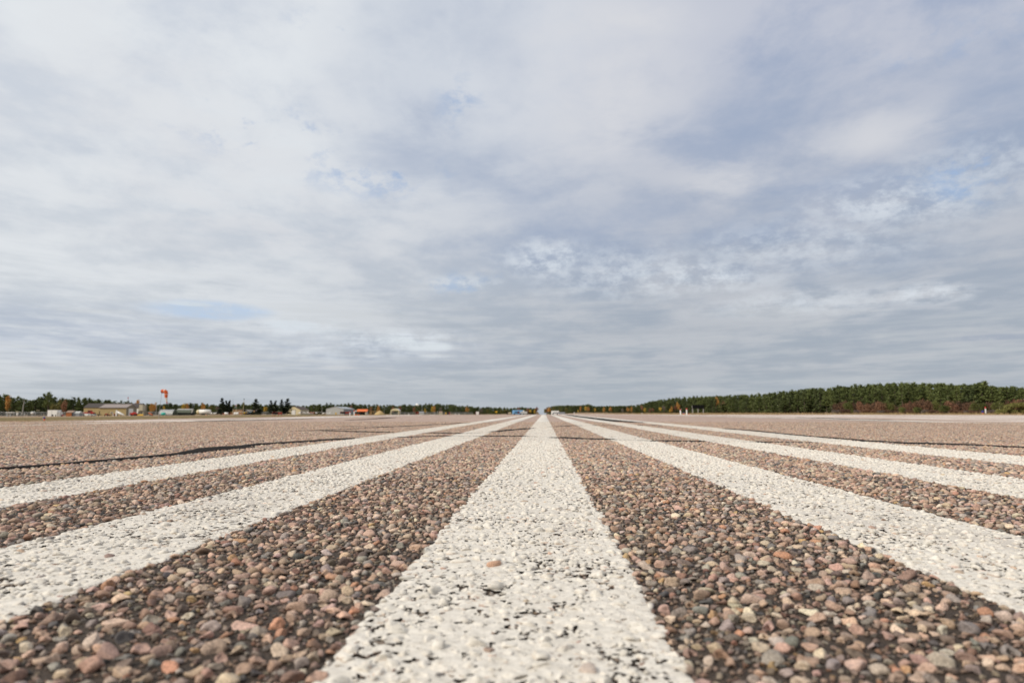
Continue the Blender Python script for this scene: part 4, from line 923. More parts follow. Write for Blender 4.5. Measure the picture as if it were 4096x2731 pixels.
edge_light(2755, 166, 10, "dark-topped orange edge light between white post and black billboard", M['dark']); edge_light(1422.5, 151, 20, "dark-topped orange edge light touching the white post by the hangar corner", M['dark']); edge_light(1435, 152, 17, "dark-topped orange edge light in front of the orange-roofed shed", M['dark'])
e, s = thing("marker_post", 174, 84, "short grey post next to the blue-topped light before the white container", "marker post"); MB(s).box(-1.5, 1.5, -1.5, 1.5, -3, 16).build("post", M['grey'], e); MB(s).box(-1.8, 1.8, -1.8, 1.8, 16, 17).build("cap", M['white2'], e)
e, s = thing("marker_post", 1635, 200, "small white knob-topped marker between the cream canopy and water tower", "marker post"); MB(s).tube((0, 0, -5), (0, 0, 3), .7).build("post", M['white'], e); MB(s).ball((0, 0, 4.5), 2.2, 2.2, 2.4).build("cap", M['white'], e, True)
e, s = thing("marker_post", 2568, 240, "small cream stub marker at the low end of the pine forest", "marker post"); MB(s).box(-2, 2, -2, 2, -4, 5).build("post", M['buff'], e); MB(s).box(-1.4, 1.4, -1.4, 1.4, 5, 7).build("cap", M['white2'], e)

# weather station
e, s = thing("instrument_shelter", 42, 300, "white flat-topped instrument stand on two posts at the picture edge", "weather instrument")
MB(s).box(-16, 15, -5, 5, 15.5, 18).build("top", M['white2'], e); MB(s).prism([(-9, 12.5), (9, 12.5), (13, 15.5), (-13, 15.5)], -3, 3).build("tray", M['galv'], e)
for x in (-12, 1): MB(s).box(x - 2, x + 2, -2, 2, -3, 13).build("leg", M['galv'], e)
MB(s).box(12, 15, -1, 1, 9, 15.4).build("bracket", M['galv'], e)
e, s = thing("rain_gauge", 70, 300, "white bulbous rain gauge with a yellowish cap next to the tall pole", "weather instrument")
MB(s).loft([(0, 0, -2), (0, 0, 5), (0, 0, 8), (0, 0, 11), (0, 0, 14), (0, 0, 18)], [2.2, 2.2, 3.6, 4, 3, 1.6], 12).build("body", M['white'], e, True); MB(s).loft([(0, 0, 18), (0, 0, 19), (0, 0, 20.5)], [6.2, 6.2, 4.5], 12).build("cap", M['buff'], e)
e, s = thing("wooden_pole", 90, 302, "tall leaning grey wooden pole among the white weather instruments", "pole"); MB(s).loft([(-1.5, 0, -3), (3, 0, 66)], [2.0, 1.3], 10).build("shaft", M['grey'], e); MB(s).box(-2.6, -1.0, -2, -1.4, 8, 16).build("junction_box", M['white2'], e)
e, s = thing("radar_sphere", 129, 300, "white ball on a short post beside a grey arched pipe", "weather instrument"); MB(s).ball((0, 0, 14), 5.2).build("ball", M['white'], e, True); MB(s).tube((0, 0, -2), (0, 0, 10), 1.4).build("post", M['galv'], e)
e, s = thing("arched_pipe", 140, 301, "grey hooked pipe standing beside the white ball", "pipe"); MB(s).loft([(2, 0, -2), (2, 0, 13), (1.2, 0, 17), (-1.5, 0, 19.5), (-5, 0, 19.5), (-6.5, 0, 18)], [1.2] * 6, 8).build("pipe", M['galv'], e, True); MB(s).loft([(2, 0, -2), (2, 0, 1)], [2, 2], 8).build("flange", M['galv'], e)
e, s = thing("wind_sensor", 155, 303, "dark mast with two small pale cups between white ball and container", "weather instrument"); MB(s).tube((1.5, 0, -2), (1.5, 0, 24), .6).build("mast", M['dark'], e); MB(s).box(-8, 2, -.4, .4, 22, 22.8).build("crossarm", M['dark'], e)
for x, z in ((-7, 23.5), (.8, 23)): MB(s).ball((x, 0, z + 1.2), 2.4, 2, 1.6).build("cup", M['buff'], e, True)
e, s = thing("small_cabinet", 98, 300, "thin grey cabinet post to one side of the tall leaning pole", "cabinet"); MB(s).box(-1.8, 1.8, -1, 1, 6, 13).build("box", M['galv'], e); MB(s).box(-.7, .7, -.5, .5, -3, 6).build("post", M['galv'], e)
e, s = thing("white_container", 210, 298, "white box container with a lower white annex", "container")
MB(s).box(-20, 18, 0, 26, 0, 25).build("body", M['white'], e); MB(s).box(-20.4, 18.4, -.4, 26.4, 25, 25.8).build("roof", M['white2'], e); MB(s).box(18.2, 26, 3, 22, 0, 17).build("annex", M['white2'], e)
MB(s).box(-2.5, 4, -.5, .1, 1, 8).build("vent", M['dark'], e); MB(s).box(11, 15, -.5, .1, 1, 7).build("vent", M['dark'], e); MB(s).box(-4.2, -3.6, -.35, .1, 0, 25).build("corner_seam", M['galv'], e)
e, s = thing("red_scrap_cart", 247, 300, "low red and beige wheeled machine between the container and orange shed", "machine"); MB(s).prism([(-6, 2), (7, 2), (6, 6), (0, 7), (-3, 5)], -4, 4).build("body", M['red'], e); MB(s).box(-13, -6, -2, 2, 2, 7).build("drawbar_box", M['buff'], e)
for x in (-9, 4): wheel(e, s, x, -4, 2.2)
e, s = thing("orange_shed", 289, 305, "small orange shed with a faded brown roof and grey end", "shed")
gable(e, s, -25, 1.5, 28, 15, 22, M['oranges'], M['shinglet'], 'x', 0, 1.2, M['steeld'], 1.0); MB(s).box(-2, 1.6, -.5, .05, 0, 15.5).build("corner_post", M['dark'], e); MB(s).box(2.3, 26, 4, 26, 0, 12).build("lean_to", M['steeld'], e); MB(s).prism([(4, 12), (26, 12), (26, 12.9), (15, 20), (4, 12.9)], 2.3, 26.6, 'x').build("lean_to_roof", M['steel'], e)

# fence round the weather station
def fence(px0, px1, d, hgt, n, label):
    e, s = thing("chain_link_fence", (px0 + px1) / 2, d, label, "fence"); w = (px1 - px0) / 2
    MB(s).box(-w, w, -.05, .05, 0, hgt).build("mesh_panel", M['chain'], e)
    MB(s).tube((-w, 0, hgt), (w, 0, hgt), .45, None, 5).tube((-w, 0, 1), (w, 0, 1), .25, None, 5).build("rail", M['galv'], e)
    for i in range(n): x = -w + 2 * w * i / (n - 1); MB(s).tube((x, 0, -3), (x, 0, hgt + 1), .6, None, 6).build("post", M['galv'], e)
fence(-60, 336, 318, 17, 15, "grey chain-link fence behind the weather instruments and container"); fence(566, 640, 420, 14, 5, "dark chain-link fence by the utility pole and orange conveyor"); fence(1042, 1146, 505, 11, 6, "grey chain-link fence under the dark spruces before the yellow hangar"); fence(1560, 1890, 560, 9, 12, "distant chain-link fence running past the cream canopy")

# workshops
e, s = thing("workshop_building", 450, 352, "tan workshop with a grey shingled roof, white garage door in its shaded gable", "building")
gable(e, s, -53, 54, 78, 32, 45, M['tan'], M['roofg'], 'x', 0, 2.0, M['taupe'], 1.6)  # gable end in a darker tan, its shade put into the colour
MB(s).box(54.3, 54.7, 18, 50, 0, 29).build("garage_door", M['white'], e); MB(s).box(-53.2, 54.2, -2.6, -2.1, 30.6, 32).build("gutter", M['dark'], e)
w = MB(s); w.box(-7, 2, -.35, .1, 9, 15); wo = w.build("window", M['white'], e); MB(s).box(-6, -2.8, -.6, -.38, 9.8, 14.2).box(-2.2, 1, -.6, -.38, 9.8, 14.2).build("pane", M['glass'], wo)
MB(s).tube((57, 30, 34), (57, 30, 62), .35).build("mast", M['buff'], e)
e, s = thing("workshop_building", 462, 386, "long tan building with a dark roof and square tower behind the grey-roofed workshop", "building")
gable(e, s, -128, 93, 60, 32, 48, M['tan'], M['roofd'], 'x', 0, 1.5, M['taupe'], 1.6)  # end wall again in the tan with shade painted in
MB(s).box(93.4, 104, 4, 40, 0, 44).build("tower", M['taupe'], e); MB(s).box(102, 116, -16, 6, 20, 44).build("hopper_house", M['creamside'], e); MB(s).box(98, 122, -14, 4, 0, 19.8).build("annex", M['taupe'], e)
MB(s).box(72, 78, -.5, .1, 4, 30).build("door", M['white'], e); MB(s).box(85, 92, -.5, .1, 4, 28).build("door", M['white'], e); MB(s).box(99, 103, -14.4, -14.1, 2, 16).box(108, 112, -14.4, -14.1, 8, 16).build("window", M['glass'], e)
MB(s).tube((-10, 30, 48), (-10, 30, 56), 1.2).build("chimney", M['white2'], e); MB(s).box(-37, -30, 8, 13, 34, 40).build("roof_vent", M['galv'], e)
e, s = thing("radio_mast", 509, 420, "thin mast with a red tip behind the grey-roofed workshop", "mast"); MB(s).tube((0, 0, -2), (0, 0, 66), .7).build("shaft", M['galv'], e); MB(s).loft([(0, 0, 66), (0, 0, 74)], [1.4, 1.2], 8).build("red_tip", M['red'], e)
# dump truck and machines before the workshops
e, s = thing("dump_truck", 358, 330, "red dump truck parked by the tan wall with its bed to one side", "truck")
MB(s).prism([(-22, 11), (-2, 11), (-2, 16), (-22, 15)], -8, 8).build("bed", M['red'], e); MB(s).prism([(-3, 10), (8, 10), (8, 15), (7, 22), (-3, 22)], -7, 7).build("cab", M['redb'], e); MB(s).prism([(8, 10), (18, 10), (18, 15), (8, 17)], -6, 6).build("hood", M['red'], e)
MB(s).box(-2, 6, -7.3, -6.9, 15.5, 21).build("window", M['glass'], e); MB(s).box(-22, 24, -5, 5, 8.5, 10.8).build("chassis", M['dark'], e); MB(s).box(-3.2, 8, -7.4, 7.4, 22.1, 23).build("cab_roof", M['red'], e)
for x in (-16, -10, 13): wheel(e, s, x, -8, 4.6, 1.5); wheel(e, s, x, 8, 4.6, 1.5)
e, s = thing("pickup_truck", 360, 318, "pale pickup with a white door parked before the red dump truck", "truck")
MB(s).box(-24, 22, -8, 8, 2.2, 8).build("body", M['steel'], e); MB(s).box(-17, -3, -8.4, 8.4, 1.8, 8.6).build("door", M['white'], e); MB(s).prism([(-20, 8), (0, 8), (-3, 10.5), (-17, 10.5)], -7, 7).build("cab_roof", M['galv'], e); MB(s).box(-23, -18, -8.5, -8.1, 3, 7).build("grille", M['dark'], e)
for x in (-18, 14): wheel(e, s, x, -7.5, 2.8)
e, s = thing("dark_trailer", 392, 340, "low black flatbed trailer with an upright stake behind the pale pickup", "trailer"); MB(s).box(-12, 12, -5, 5, 4, 7).build("deck", M['dark'], e); MB(s).prism([(-18, 4), (-12, 4), (-12, 12), (-16, 13)], -4, 4).build("headboard", M['dark'], e); MB(s).box(5, 7, -1, 1, 7, 20).build("stake", M['barkd'], e)
for x in (-6, 6): wheel(e, s, x, -5, 2.3)
e, s = thing("red_tractor", 428, 335, "small rusty red tractor against the tan workshop wall", "tractor"); MB(s).prism([(-8, 4), (3, 4), (4, 8), (-3, 10), (-8, 7)], -3, 3).build("body", M['redb'], e); MB(s).box(1, 8, -3.5, 3.5, 4, 7).build("fender", M['red'], e); MB(s).tube((4, 0, 9), (5, 0, 16), .5).build("exhaust", M['dark'], e); wheel(e, s, -6, -3.5, 2.6); wheel(e, s, 5, -4, 3.6, 1.4)
e, s = thing("flat_wagon", 452, 336, "low dark wagon with rusty load and white leg before the workshop window", "trailer"); MB(s).box(-15, 14, -4, 4, 3.2, 5).build("deck", M['dark'], e); MB(s).prism([(-5, 5), (12, 5), (11, 8), (3, 8.5)], -3, 3).build("load", M['redb'], e); MB(s).box(2, 4.4, -4.4, -4, -1, 8).build("stand", M['white'], e); wheel(e, s, -10, -4, 2.4); wheel(e, s, 10, -4, 2.4)
e, s = thing("white_spreader", 480, 333, "white machine with an upright pointed chute and a long barrel sloping down", "machine")
MB(s).prism([(-16, 0), (-10, 0), (-7, 12), (-10, 18), (-15, 24), (-17, 12)], -2.2, 2.2).build("chute", M['white'], e); MB(s).loft([(-9, 0, 13), (0, 0, 9.5), (12, 0, 4.6), (19, 0, 2.2)], [5.2, 4.8, 3.2, 1.8], 12).build("barrel", M['white'], e, True); MB(s).box(-11, -5.5, -5.6, -2.3, 6, 13).build("engine", M['galv'], e); wheel(e, s, -8, -3, 2.4); wheel(e, s, 6, -3, 1.6)
e, s = thing("red_loader", 536, 332, "dark red tractor loader before the white garage door", "tractor"); MB(s).prism([(-11, 4), (10, 4), (11, 9), (4, 14), (-2, 15), (-4, 12), (-11, 12)], -5, 5).build("body", M['red'], e); MB(s).box(-14, -11, -5.5, 5.5, 3, 12).build("bucket", M['redb'], e); MB(s).prism([(8, 4), (14, 4), (14, 9), (8, 10)], -3, 3).build("counterweight", M['redb'], e)
for x, r in ((-7, 3.2), (6, 4.2)): wheel(e, s, x, -5, r, 1.4); wheel(e, s, x, 5, r, 1.4)
e, s = thing("snow_blade", 561, 335, "long yellow plough blade lying beside the dark red loader", "plough blade"); MB(s).prism([(-3, -.5), (-1.2, -.5), (-2, 3), (-.4, 6), (-2.4, 6), (-4, 3)], -13, 13, 'x').build("blade", M['yellow_p'], e); MB(s).box(-10, 10, -.3, 4, 1.5, 3).build("push_frame", M['dark'], e)
e, s = thing("conveyor", 603, 345, "orange conveyor tilted down towards the utility pole", "conveyor"); MB(s).prism([(-9, 10.5), (7, 2), (8, 4.5), (-8, 13)], -2, 2).build("belt_frame", M['orange_p'], e); MB(s).prism([(-5, 0), (8, 0), (9, 3), (6, 2.2), (-3, 3)], -3, 3).build("undercarriage", M['dark'], e); wheel(e, s, -2, -3, 1.8)
e, s = thing("utility_pole", 625, 400, "grey utility pole with a pale transformer near its top", "utility pole"); MB(s).tube((0, 0, -3), (-.6, 0, 52), 1.5, 1.0).build("shaft", M['grey'], e); MB(s).loft([(-1.6, -1.5, 38), (-1.6, -1.5, 44)], [1.5, 1.5], 8).build("transformer", M['white2'], e); MB(s).box(-4, 3, -.4, .4, 48, 49).build("crossarm", M['grey'], e)
# arched shelters
def arched(px, d, w, hgt, dep, label, rib):
    e, s = thing("arched_shelter", px, d, label, "shelter", "low ribbed arched shelters behind the windsock")
    return e, s
e, s = arched(668, 372, 0, 0, 0, "ribbed grey arched shelter with a dull green end, behind the turquoise tank", 1)
arc = [(math.cos(a) * 22 + 22, 2 + math.sin(a) * 21.5) for a in np.linspace(math.pi, 0, 13)]
b = MB(s); b.prism([(p[0], p[1]) for p in arc], -34, 21, 'x'); b.build("cover", M['galv'], e)
b = MB(s)
for i in range(12):
    x = -33 + i * 4.9
    for (p, q) in zip(arc[:8], arc[1:9]): b.tube((x, p[0] - .3, p[1] + .2), (x, q[0] - .3, q[1] + .2), .55, None, 4)
b.build("rib", M['white2'], e)
MB(s).prism([(p[0] * .99, p[1]) for p in arc] + [(44, -2), (0, -2)], 21.2, 22, 'x').build("end_wall", M['green'], e); MB(s).box(-34, 21, .5, 2, -2, 3).build("skirt_wall", M['greend'], e); MB(s).box(22.1, 31, 20, 26, -2, 12).build("side_panel", M['green'], e)
e, s = arched(731, 378, 0, 0, 0, "dark green shelter with a pale rolled roof edge, next to the ribbed grey one", 1)
MB(s).box(-30, 31, 2, 40, -2, 11).build("wall", M['greend'], e); MB(s).prism([(1, 11), (40, 11), (30, 22), (14, 22.5), (6, 18)], -30, 31, 'x').build("cover", M['green'], e)
b = MB(s)
for i in range(14): x = -28 + i * 4.4; b.loft([(x, 12.5, 22), (x, 18, 24.6), (x, 28, 23.6)], [1.5, 1.8, 1.5], 6)
b.prism([(31.2, 10), (34, 10), (38, 22), (36, 23)], 4, 7).build("roof_edge", M['white2'], e)
e, s = thing("teal_tank", 654, 330, "turquoise round tank on short pale legs before the ribbed shelter", "tank"); MB(s).loft([(-8, 0, 7), (-7, 0, 7), (7, 0, 7), (8, 0, 7)], [4, 5.6, 5.6, 4], 14).build("tank", M['teal'], e, True); MB(s).box(-2, 2, -1.5, 1.5, 12, 13.5).build("hatch", M['teal'], e)
for x in (-5.5, 5.5): MB(s).box(x - .8, x + .8, -3, 3, -2, 3).build("leg", M['white2'], e)
# tank trailer
e, s = thing("tank_trailer", 813, 440, "long white tank trailer with a rounded cream front end", "tank trailer")
MB(s).loft([(-17, 2, 13.5), (26, 4, 13.5), (26.6, 4, 13.5)], [8.6, 8.6, 7.6], 18).build("tank", M['white'], e, True); MB(s).loft([(-25.5, -1, 11.5), (-24, -.8, 11.8), (-20, 0, 12.6), (-17.2, 2, 13.4)], [5.4, 7.2, 8.6, 8.6], 18).build("nose", M['cream'], e, True)
MB(s).box(-18, 25, -3, 8, 3.6, 5).build("chassis", M['galv'], e); MB(s).box(-12, 22, -.7, .7, 22, 23).build("walkway", M['galv'], e)
for x in (-4, 2, 8, 20): wheel(e, s, x, -4, 2.8, 1.2)
for x in (-24, -18): MB(s).box(x - .8, x + .8, -3, -2, -2, 4.5).build("prop_leg", M['cream'], e)
e, s = thing("white_box", 770, 395, "small white box beside the dark green shelter", "box"); MB(s).box(-2.6, 2.6, -2, 2, 0, 5.5).build("body", M['white'], e); MB(s).box(-7.5, -3, -2, 2, 0, 5).build("crate", M['buff'], e); MB(s).box(-3, 3, -2.4, 2.4, 5.5, 6.2).build("lid", M['white2'], e)
for px, lab in ((825, "first small orange cone-like marker under the tank trailer"), (833, "pale small cone marker by the tank trailer's rear wheels"), (861, "lone small pale cone marker in front of the white planes")):
    e, s = thing("cone_marker", px, 330, lab, "cone"); MB(s).loft([(0, 0, .5), (0, 0, 5.5)], [1.6, .3], 8).build("cone", M['orange_p'] if px == 825 else M['buff'], e); MB(s).box(-2, 2, -2, 2, -1, .6).build("base", M['buff'], e)

# light aircraft
def plane(px, d, heading, span, label, body, wing, accent, rows=0):
    """high-wing light aeroplane; span in metres; nose along -Y turned by heading"""
    x, y, z = place(px, d); k = span / 10.0
    e = empty("light_aircraft", (x, y, z), YAW + heading, label, "aeroplane", "light aircraft parked on the grass")
    MB(k).loft([(0, -2.6, 1.15), (0, -2.4, 1.2), (0, -1.5, 1.3), (0, -.3, 1.5), (0, 1.0, 1.5), (0, 2.5, 1.35), (0, 4.7, 1.3)], [(.3, .3), (.42, .42), (.5, .5), (.55, .72), (.52, .68), (.3, .4), (.08, .14)], 12).build("fuselage", body, e, True)
    MB(k).box(-5, 5, -.6, .9, 2.17, 2.33).build("wing", wing, e); MB(k).box(-1.7, 1.7, 3.9, 4.7, 1.42, 1.5).build("tailplane", wing, e); MB(k).prism([(3.6, 1.45), (4.8, 1.35), (4.95, 2.6), (4.45, 2.6)], -.05, .05, 'x').build("fin", accent, e)
    MB(k).box(-.58, .58, -.75, .6, 1.62, 2.1).build("window", M['glass'], e); b = MB(k); b.loft([(0, -2.9, 1.15), (0, -2.6, 1.15)], [.06, .18], 8); b.box(-.06, .06, -2.74, -2.68, .3, 2.0); b.build("propeller", M['dark'], e)
    for xx, yy in ((-1.1, .1), (1.1, .1), (0, -1.9)):
        wheel(e, k, xx, yy, .28, .1); 
    b = MB(k); b.tube((-.4, .1, 1.0), (-1.1, .1, .3), .05, None, 5).tube((.4, .1, 1.0), (1.1, .1, .3), .05, None, 5).tube((0, -1.9, .9), (0, -1.9, .3), .05, None, 5).tube((-.5, 0, 1.1), (-2.6, 0, 2.18), .05, None, 5).tube((.5, 0, 1.1), (2.6, 0, 2.18), .05, None, 5); b.build("strut", M['galv'], e)
plane(979, 470, .1, 9.2, "yellow-nosed plane with white wings facing the runway, by the terminal", M['yellow_p'], M['white'], M['yellow_p'])
plane(1207, 470, R(-68), 9.0, "white plane side-on in front of the yellow hangar", M['white'], M['white'], M['white'])
plane(1241, 485, R(-30), 7.0, "plane with an orange-red wing beside the yellow hangar", M['white'], M['orange_p'], M['orange_p'])
plane(1266, 480, R(8), 8.4, "white plane with wings level in the gap between the two hangars", M['white'], M['white'], M['steel'])
plane(1300, 490, R(-80), 7.5, "white plane with a raised tail at the corner of the grey hangar", M['white'], M['white'], M['white'])
plane(852, 480, R(70), 7.5, "white plane directly behind the tank trailer's tail", M['white'], M['white'], M['blued'])
plane(869, 478, R(-75), 8.0, "white plane with tall fin under the three dark spruces", M['white'], M['white'], M['white'])
plane(884, 486, R(12), 6.5, "white plane partly hidden at the foot of the tallest spruce", M['white'], M['white'], M['steel'])
for px, w, lab, m2 in ((905, 14, "white tank with an orange end under the dark spruces", 'orange_p'), (942, 11, "white tank before the tan brick terminal", 'white2'), (951, 7, "small white drum beside the white tank at the terminal", 'white2')):
    e, s = thing("fuel_tank", px, 462, lab, "tank"); MB(s).loft([(-w / 2, 0, 5.5), (-w / 2 + .6, 0, 5.5), (w / 2 - .6, 0, 5.5), (w / 2, 0, 5.5)], [3.5, 4.4, 4.4, 3.5], 12).build("tank", M['white'], e, True); MB(s).box(-w / 2 - .6, -w / 2 + 2, -4, 4, 0, 6).build("end_box", M[m2], e); MB(s).box(-w / 3, w / 3, -2, 2, -2, 2).build("cradle", M['galv'], e)
# red stakes
for i, px in enumerate((890, 898, 915, 924, 931, 957, 963)):
    e, s = thing("red_stake", px, 440, "thin red-and-white stake in the row before the terminal", "stake", "red and white stakes before the terminal"); MB(s).tube((0, 0, -2), (0, 0, 3), .6, None, 6).build("white_foot", M['white2'], e); MB(s).tube((0, 0, 3), (0, 0, 7.5), .6, None, 6).build("red_top", M['red'], e)
# terminal
e, s = thing("terminal_building", 970, 500, "low tan brick terminal with a dark glazed front", "building")
MB(s).box(-40, -1, 0, 60, -2, 21).build("wall", M['brick'], e); MB(s).box(-40, -37, -.6, .1, -2, 21).box(-27, -23, -.6, .1, -2, 21).build("trim_strip", M['buff'], e); MB(s).box(-.8, 8, 6, 60, -2, 21).build("side_wall", M['barkd'], e)
MB(s).box(8.2, 44, 10, 60, 15, 20).build("canopy_fascia", M['galv'], e); MB(s).box(8.2, 44, 14, 58, -2, 14.8).build("glazed_front", M['glass'], e); MB(s).box(40, 44.4, 9, 13.5, -2, 20.4).build("pier", M['brick'], e); MB(s).box(24, 33, 9.2, 9.8, 9, 12).build("hanging_sign", M['blued'], e)
MB(s).box(-26, -23.4, -.9, -.62, 1, 7).build("window", M['glass'], e); MB(s).box(-41, 9, -1, 61, 21, 21.8).build("roof", M['grey'], e); MB(s).box(-82, -41, 6, 30, -2, 10).build("low_wing", M['brick'], e)
e, s = thing("light_pole", 973, 462, "tall pale light pole topped by a dark lamp, behind the yellow-nosed plane", "light pole"); MB(s).tube((-1, 0, -2), (1, 0, 60), .9, .6).build("shaft", M['buff'], e); MB(s).loft([(1, 0, 59.5), (1.2, 0, 61), (1.4, 0, 65)], [.9, 1.8, 1.0], 8).build("lamp_head", M['dark'], e)
e, s = thing("radio_mast", 930, 520, "very thin dark radio mast above the terminal roof", "mast"); MB(s).tube((0, 0, -2), (0, 0, 63), .4, .25).build("shaft", M['dark'], e); MB(s).box(-1.2, 1.2, -.2, .2, 40, 41).box(-1, 1, -.2, .2, 50, 50.8).build("antenna_arm", M['dark'], e)
e, s = thing("flag_pole", 945, 500, "pole with a small red flag over the terminal roof", "flag"); MB(s).tube((0, 0, -2), (0, 0, 40), .35).build("pole", M['white'], e)
MB(s).add([(0, 0, 40), (0, 0, 36.5), (-2, .5, 35.5), (-2, .5, 39.4), (-4.2, -.4, 35), (-4.2, -.4, 38.6)], [(0, 1, 2, 3), (3, 2, 4, 5)]).build("flag", M['flag'], e)
# hedge
e, s = thing("clipped_hedge", 1023, 455, "low dark clipped hedge in front of the terminal's far end", "hedge")
C = np.stack([rng.uniform(-21, 22, 2600), rng.uniform(-4, 4, 2600), rng.uniform(0, 8, 2600)], 1); C = C[(np.abs(C[:, 1]) > 2.5) | (C[:, 2] > 5.5)] * s
crm = crown_mesh("foliage", leaf_cards(C, rng.uniform(.25, .5, len(C)), 1.2, .6), M['spruce']); o = bpy.data.objects.new("foliage", crm); COL.objects.link(o); o.parent = e
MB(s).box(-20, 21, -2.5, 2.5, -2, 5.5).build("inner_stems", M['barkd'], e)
# hangars
e, s = thing("yellow_hangar", 1174, 500, "pale yellow gabled hangar with a dark roof and white door", "hangar")
gable(e, s, -27.5, 27, 116, 20.5, 33, M['cream'], M['roofbr'], 'y', 0, .8, M['creamside'], 1.0); MB(s).box(-7, 7, -.6, .1, -2, 18).build("door", M['white'], e); MB(s).box(-8, -7.1, -.5, .1, -2, 18.8).box(7.1, 8, -.5, .1, -2, 18.8).box(-8, 8, -.5, .1, 18.9, 19.7).build("door_frame", M['steeld'], e)  # side wall: darker copy of the cream, shade of the sunless face painted in
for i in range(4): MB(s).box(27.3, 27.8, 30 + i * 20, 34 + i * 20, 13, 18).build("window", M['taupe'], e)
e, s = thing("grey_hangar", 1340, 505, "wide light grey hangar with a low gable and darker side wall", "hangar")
gable(e, s, -35.5, 34.5, 185, 23, 32, M['steel'], M['steelr'], 'y', 0, .8, M['steeld'], .8); MB(s).box(-33, 32, -.7, .1, -1, 22).build("sliding_door", M['steel'], e); MB(s).box(1.5, 6.5, -1.2, -.75, 2, 8.5).build("yellow_sign", M['yellow_p'], e)  # side wall colour holds the shade of the face turned from the sun
for x in (-33.5, 32.5): MB(s).box(x, x + 1, -1, .1, -1, 23).build("door_post", M['white2'], e)
e, s = thing("orange_roof_shed", 1449, 470, "open shed with a bright orange roof and dark inside", "shed")
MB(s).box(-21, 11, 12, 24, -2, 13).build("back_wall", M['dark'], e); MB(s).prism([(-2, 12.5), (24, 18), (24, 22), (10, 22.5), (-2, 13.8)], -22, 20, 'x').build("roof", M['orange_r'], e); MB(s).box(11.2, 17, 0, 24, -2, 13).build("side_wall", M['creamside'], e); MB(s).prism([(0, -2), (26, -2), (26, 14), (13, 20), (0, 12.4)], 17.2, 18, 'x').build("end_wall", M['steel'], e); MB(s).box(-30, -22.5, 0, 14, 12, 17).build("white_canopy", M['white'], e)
for x in (-21, -8): MB(s).box(x, x + 1, 0, 1, -2, 12.6).build("post", M['barkd'], e)
for x in (-29.5, -24): MB(s).box(x, x + .8, 2, 3, -2, 12).build("post", M['galv'], e)
e, s = thing("timber_shed", 1503, 480, "tan open timber shed behind the sand heap", "shed"); MB(s).box(-25, 24, 0, 20, 13.5, 15.5).build("roof", M['wood'], e); MB(s).box(-24, -16, 1, 18, -2, 13.3).build("wall", M['wood'], e)
for x in (-8, 6, 22): MB(s).box(x, x + 1.4, 1, 2.4, -2, 13.3).build("post", M['wood'], e)
MB(s).prism([(-13, 12), (-6, 5), (-5, 6), (-12, 13)], 1, 2).build("brace", M['wood'], e)
e, s = thing("sand_heap", 1519, 420, "heap of yellow sand in front of the timber shed", "sand heap")
n = 20; vs = [(0, 0, 17)]; fs = []
for j, (rr, zz) in enumerate(((4, 15.2), (9, 11.5), (15, 7.5), (21, 1.5), (22, -3))):
    for k in range(n): a = 2 * math.pi * k / n; q = rr * (1 + .12 * rng.uniform(-1, 1)); vs.append((math.cos(a) * q, math.sin(a) * q, zz + rng.uniform(-.6, .6)))
fs += [(0, 1 + k, 1 + (k + 1) % n) for k in range(n)]
for j in range(4): fs += [(1 + j * n + k, 1 + (j + 1) * n + k, 1 + (j + 1) * n + (k + 1) % n, 1 + j * n + (k + 1) % n) for k in range(n)]
MB(s).add(vs, fs).build("heap", M['sand'], e, True)
# cream canopy
e, s = thing("cream_canopy", 1579, 300, "cream arched canopy shelter with an open front", "shelter")
arc = [(-16.5 + 33 * t, 19 + 6.5 * math.sin(math.pi * t)) for t in np.linspace(0, 1, 13)]
MB(s).prism(arc + [(x, z - 1.3) for x, z in arc[::-1]], 0, 50).build("roof", M['white2'], e); MB(s).prism(arc + [(16, 16.5), (-16, 16.5)], -1.0, -.1).build("fascia", M['cream'], e)
for x in (-15.2, 15.2): MB(s).box(x - 1.4, x + 1.4, -.8, 2, -3, 16.4).build("post", M['cream'], e)
MB(s).box(15.4, 16.4, 2.2, 50, -3, 18.3).build("side_wall", M['creamside'], e); MB(s).box(-16.4, -15.8, 2.2, 50, 12, 18.3).build("side_valance", M['creamside'], e)
# water tower
e, s = thing("water_tower", 1668, 1500, "white domed water tower showing above the distant trees", "water tower", dz=-4.6)
MB(s).loft([(0, 0, 30), (0, 0, 33), (0, 0, 37), (0, 0, 41), (0, 0, 44), (0, 0, 45.3)], [3, 6.2, 7.2, 6.4, 3.6, .6], 20).build("dome", M['white'], e, True); MB(s).loft([(0, 0, -8), (0, 0, 4), (0, 0, 30.2)], [3, 1.6, 1.8], 12).build("column", M['white2'], e)
# grey posts beyond the canopy
for i, (px, hgt, lab) in enumerate(((1677, 13, "white-capped pole directly beside the distant board on red legs"), (1688, 22, "thin grey pole, tallest of those between the board and golden trees"), (1706, 14, "grey pole beneath the small yellow birch"), (1738, 8, "short grey pipe below the golden trees"), (1750, 11, "stubby pale pipe below the bare grey tree"), (1287, 30, "slim grey pole in the gap between the hangars"), (1500, 27, "thin grey pole behind the timber shed"), (1537, 30, "thin grey pole between sand heap and cream canopy"), (1131, 22, "slim grey pole at the foot of the spruces by the yellow hangar"))):
    d = 520 if px < 1600 else 360
    e, s = thing("service_pole", px, d, lab, "pole"); MB(s).tube((0, 0, -3), (0, 0, hgt), 1.1 if hgt < 25 else .7, .8 if hgt < 25 else .5, 8).build("shaft", M['grey'], e); MB(s).loft([(0, 0, hgt), (0, 0, hgt + 1.4)], [1.3, .5], 8).build("cap", M['white2'], e)
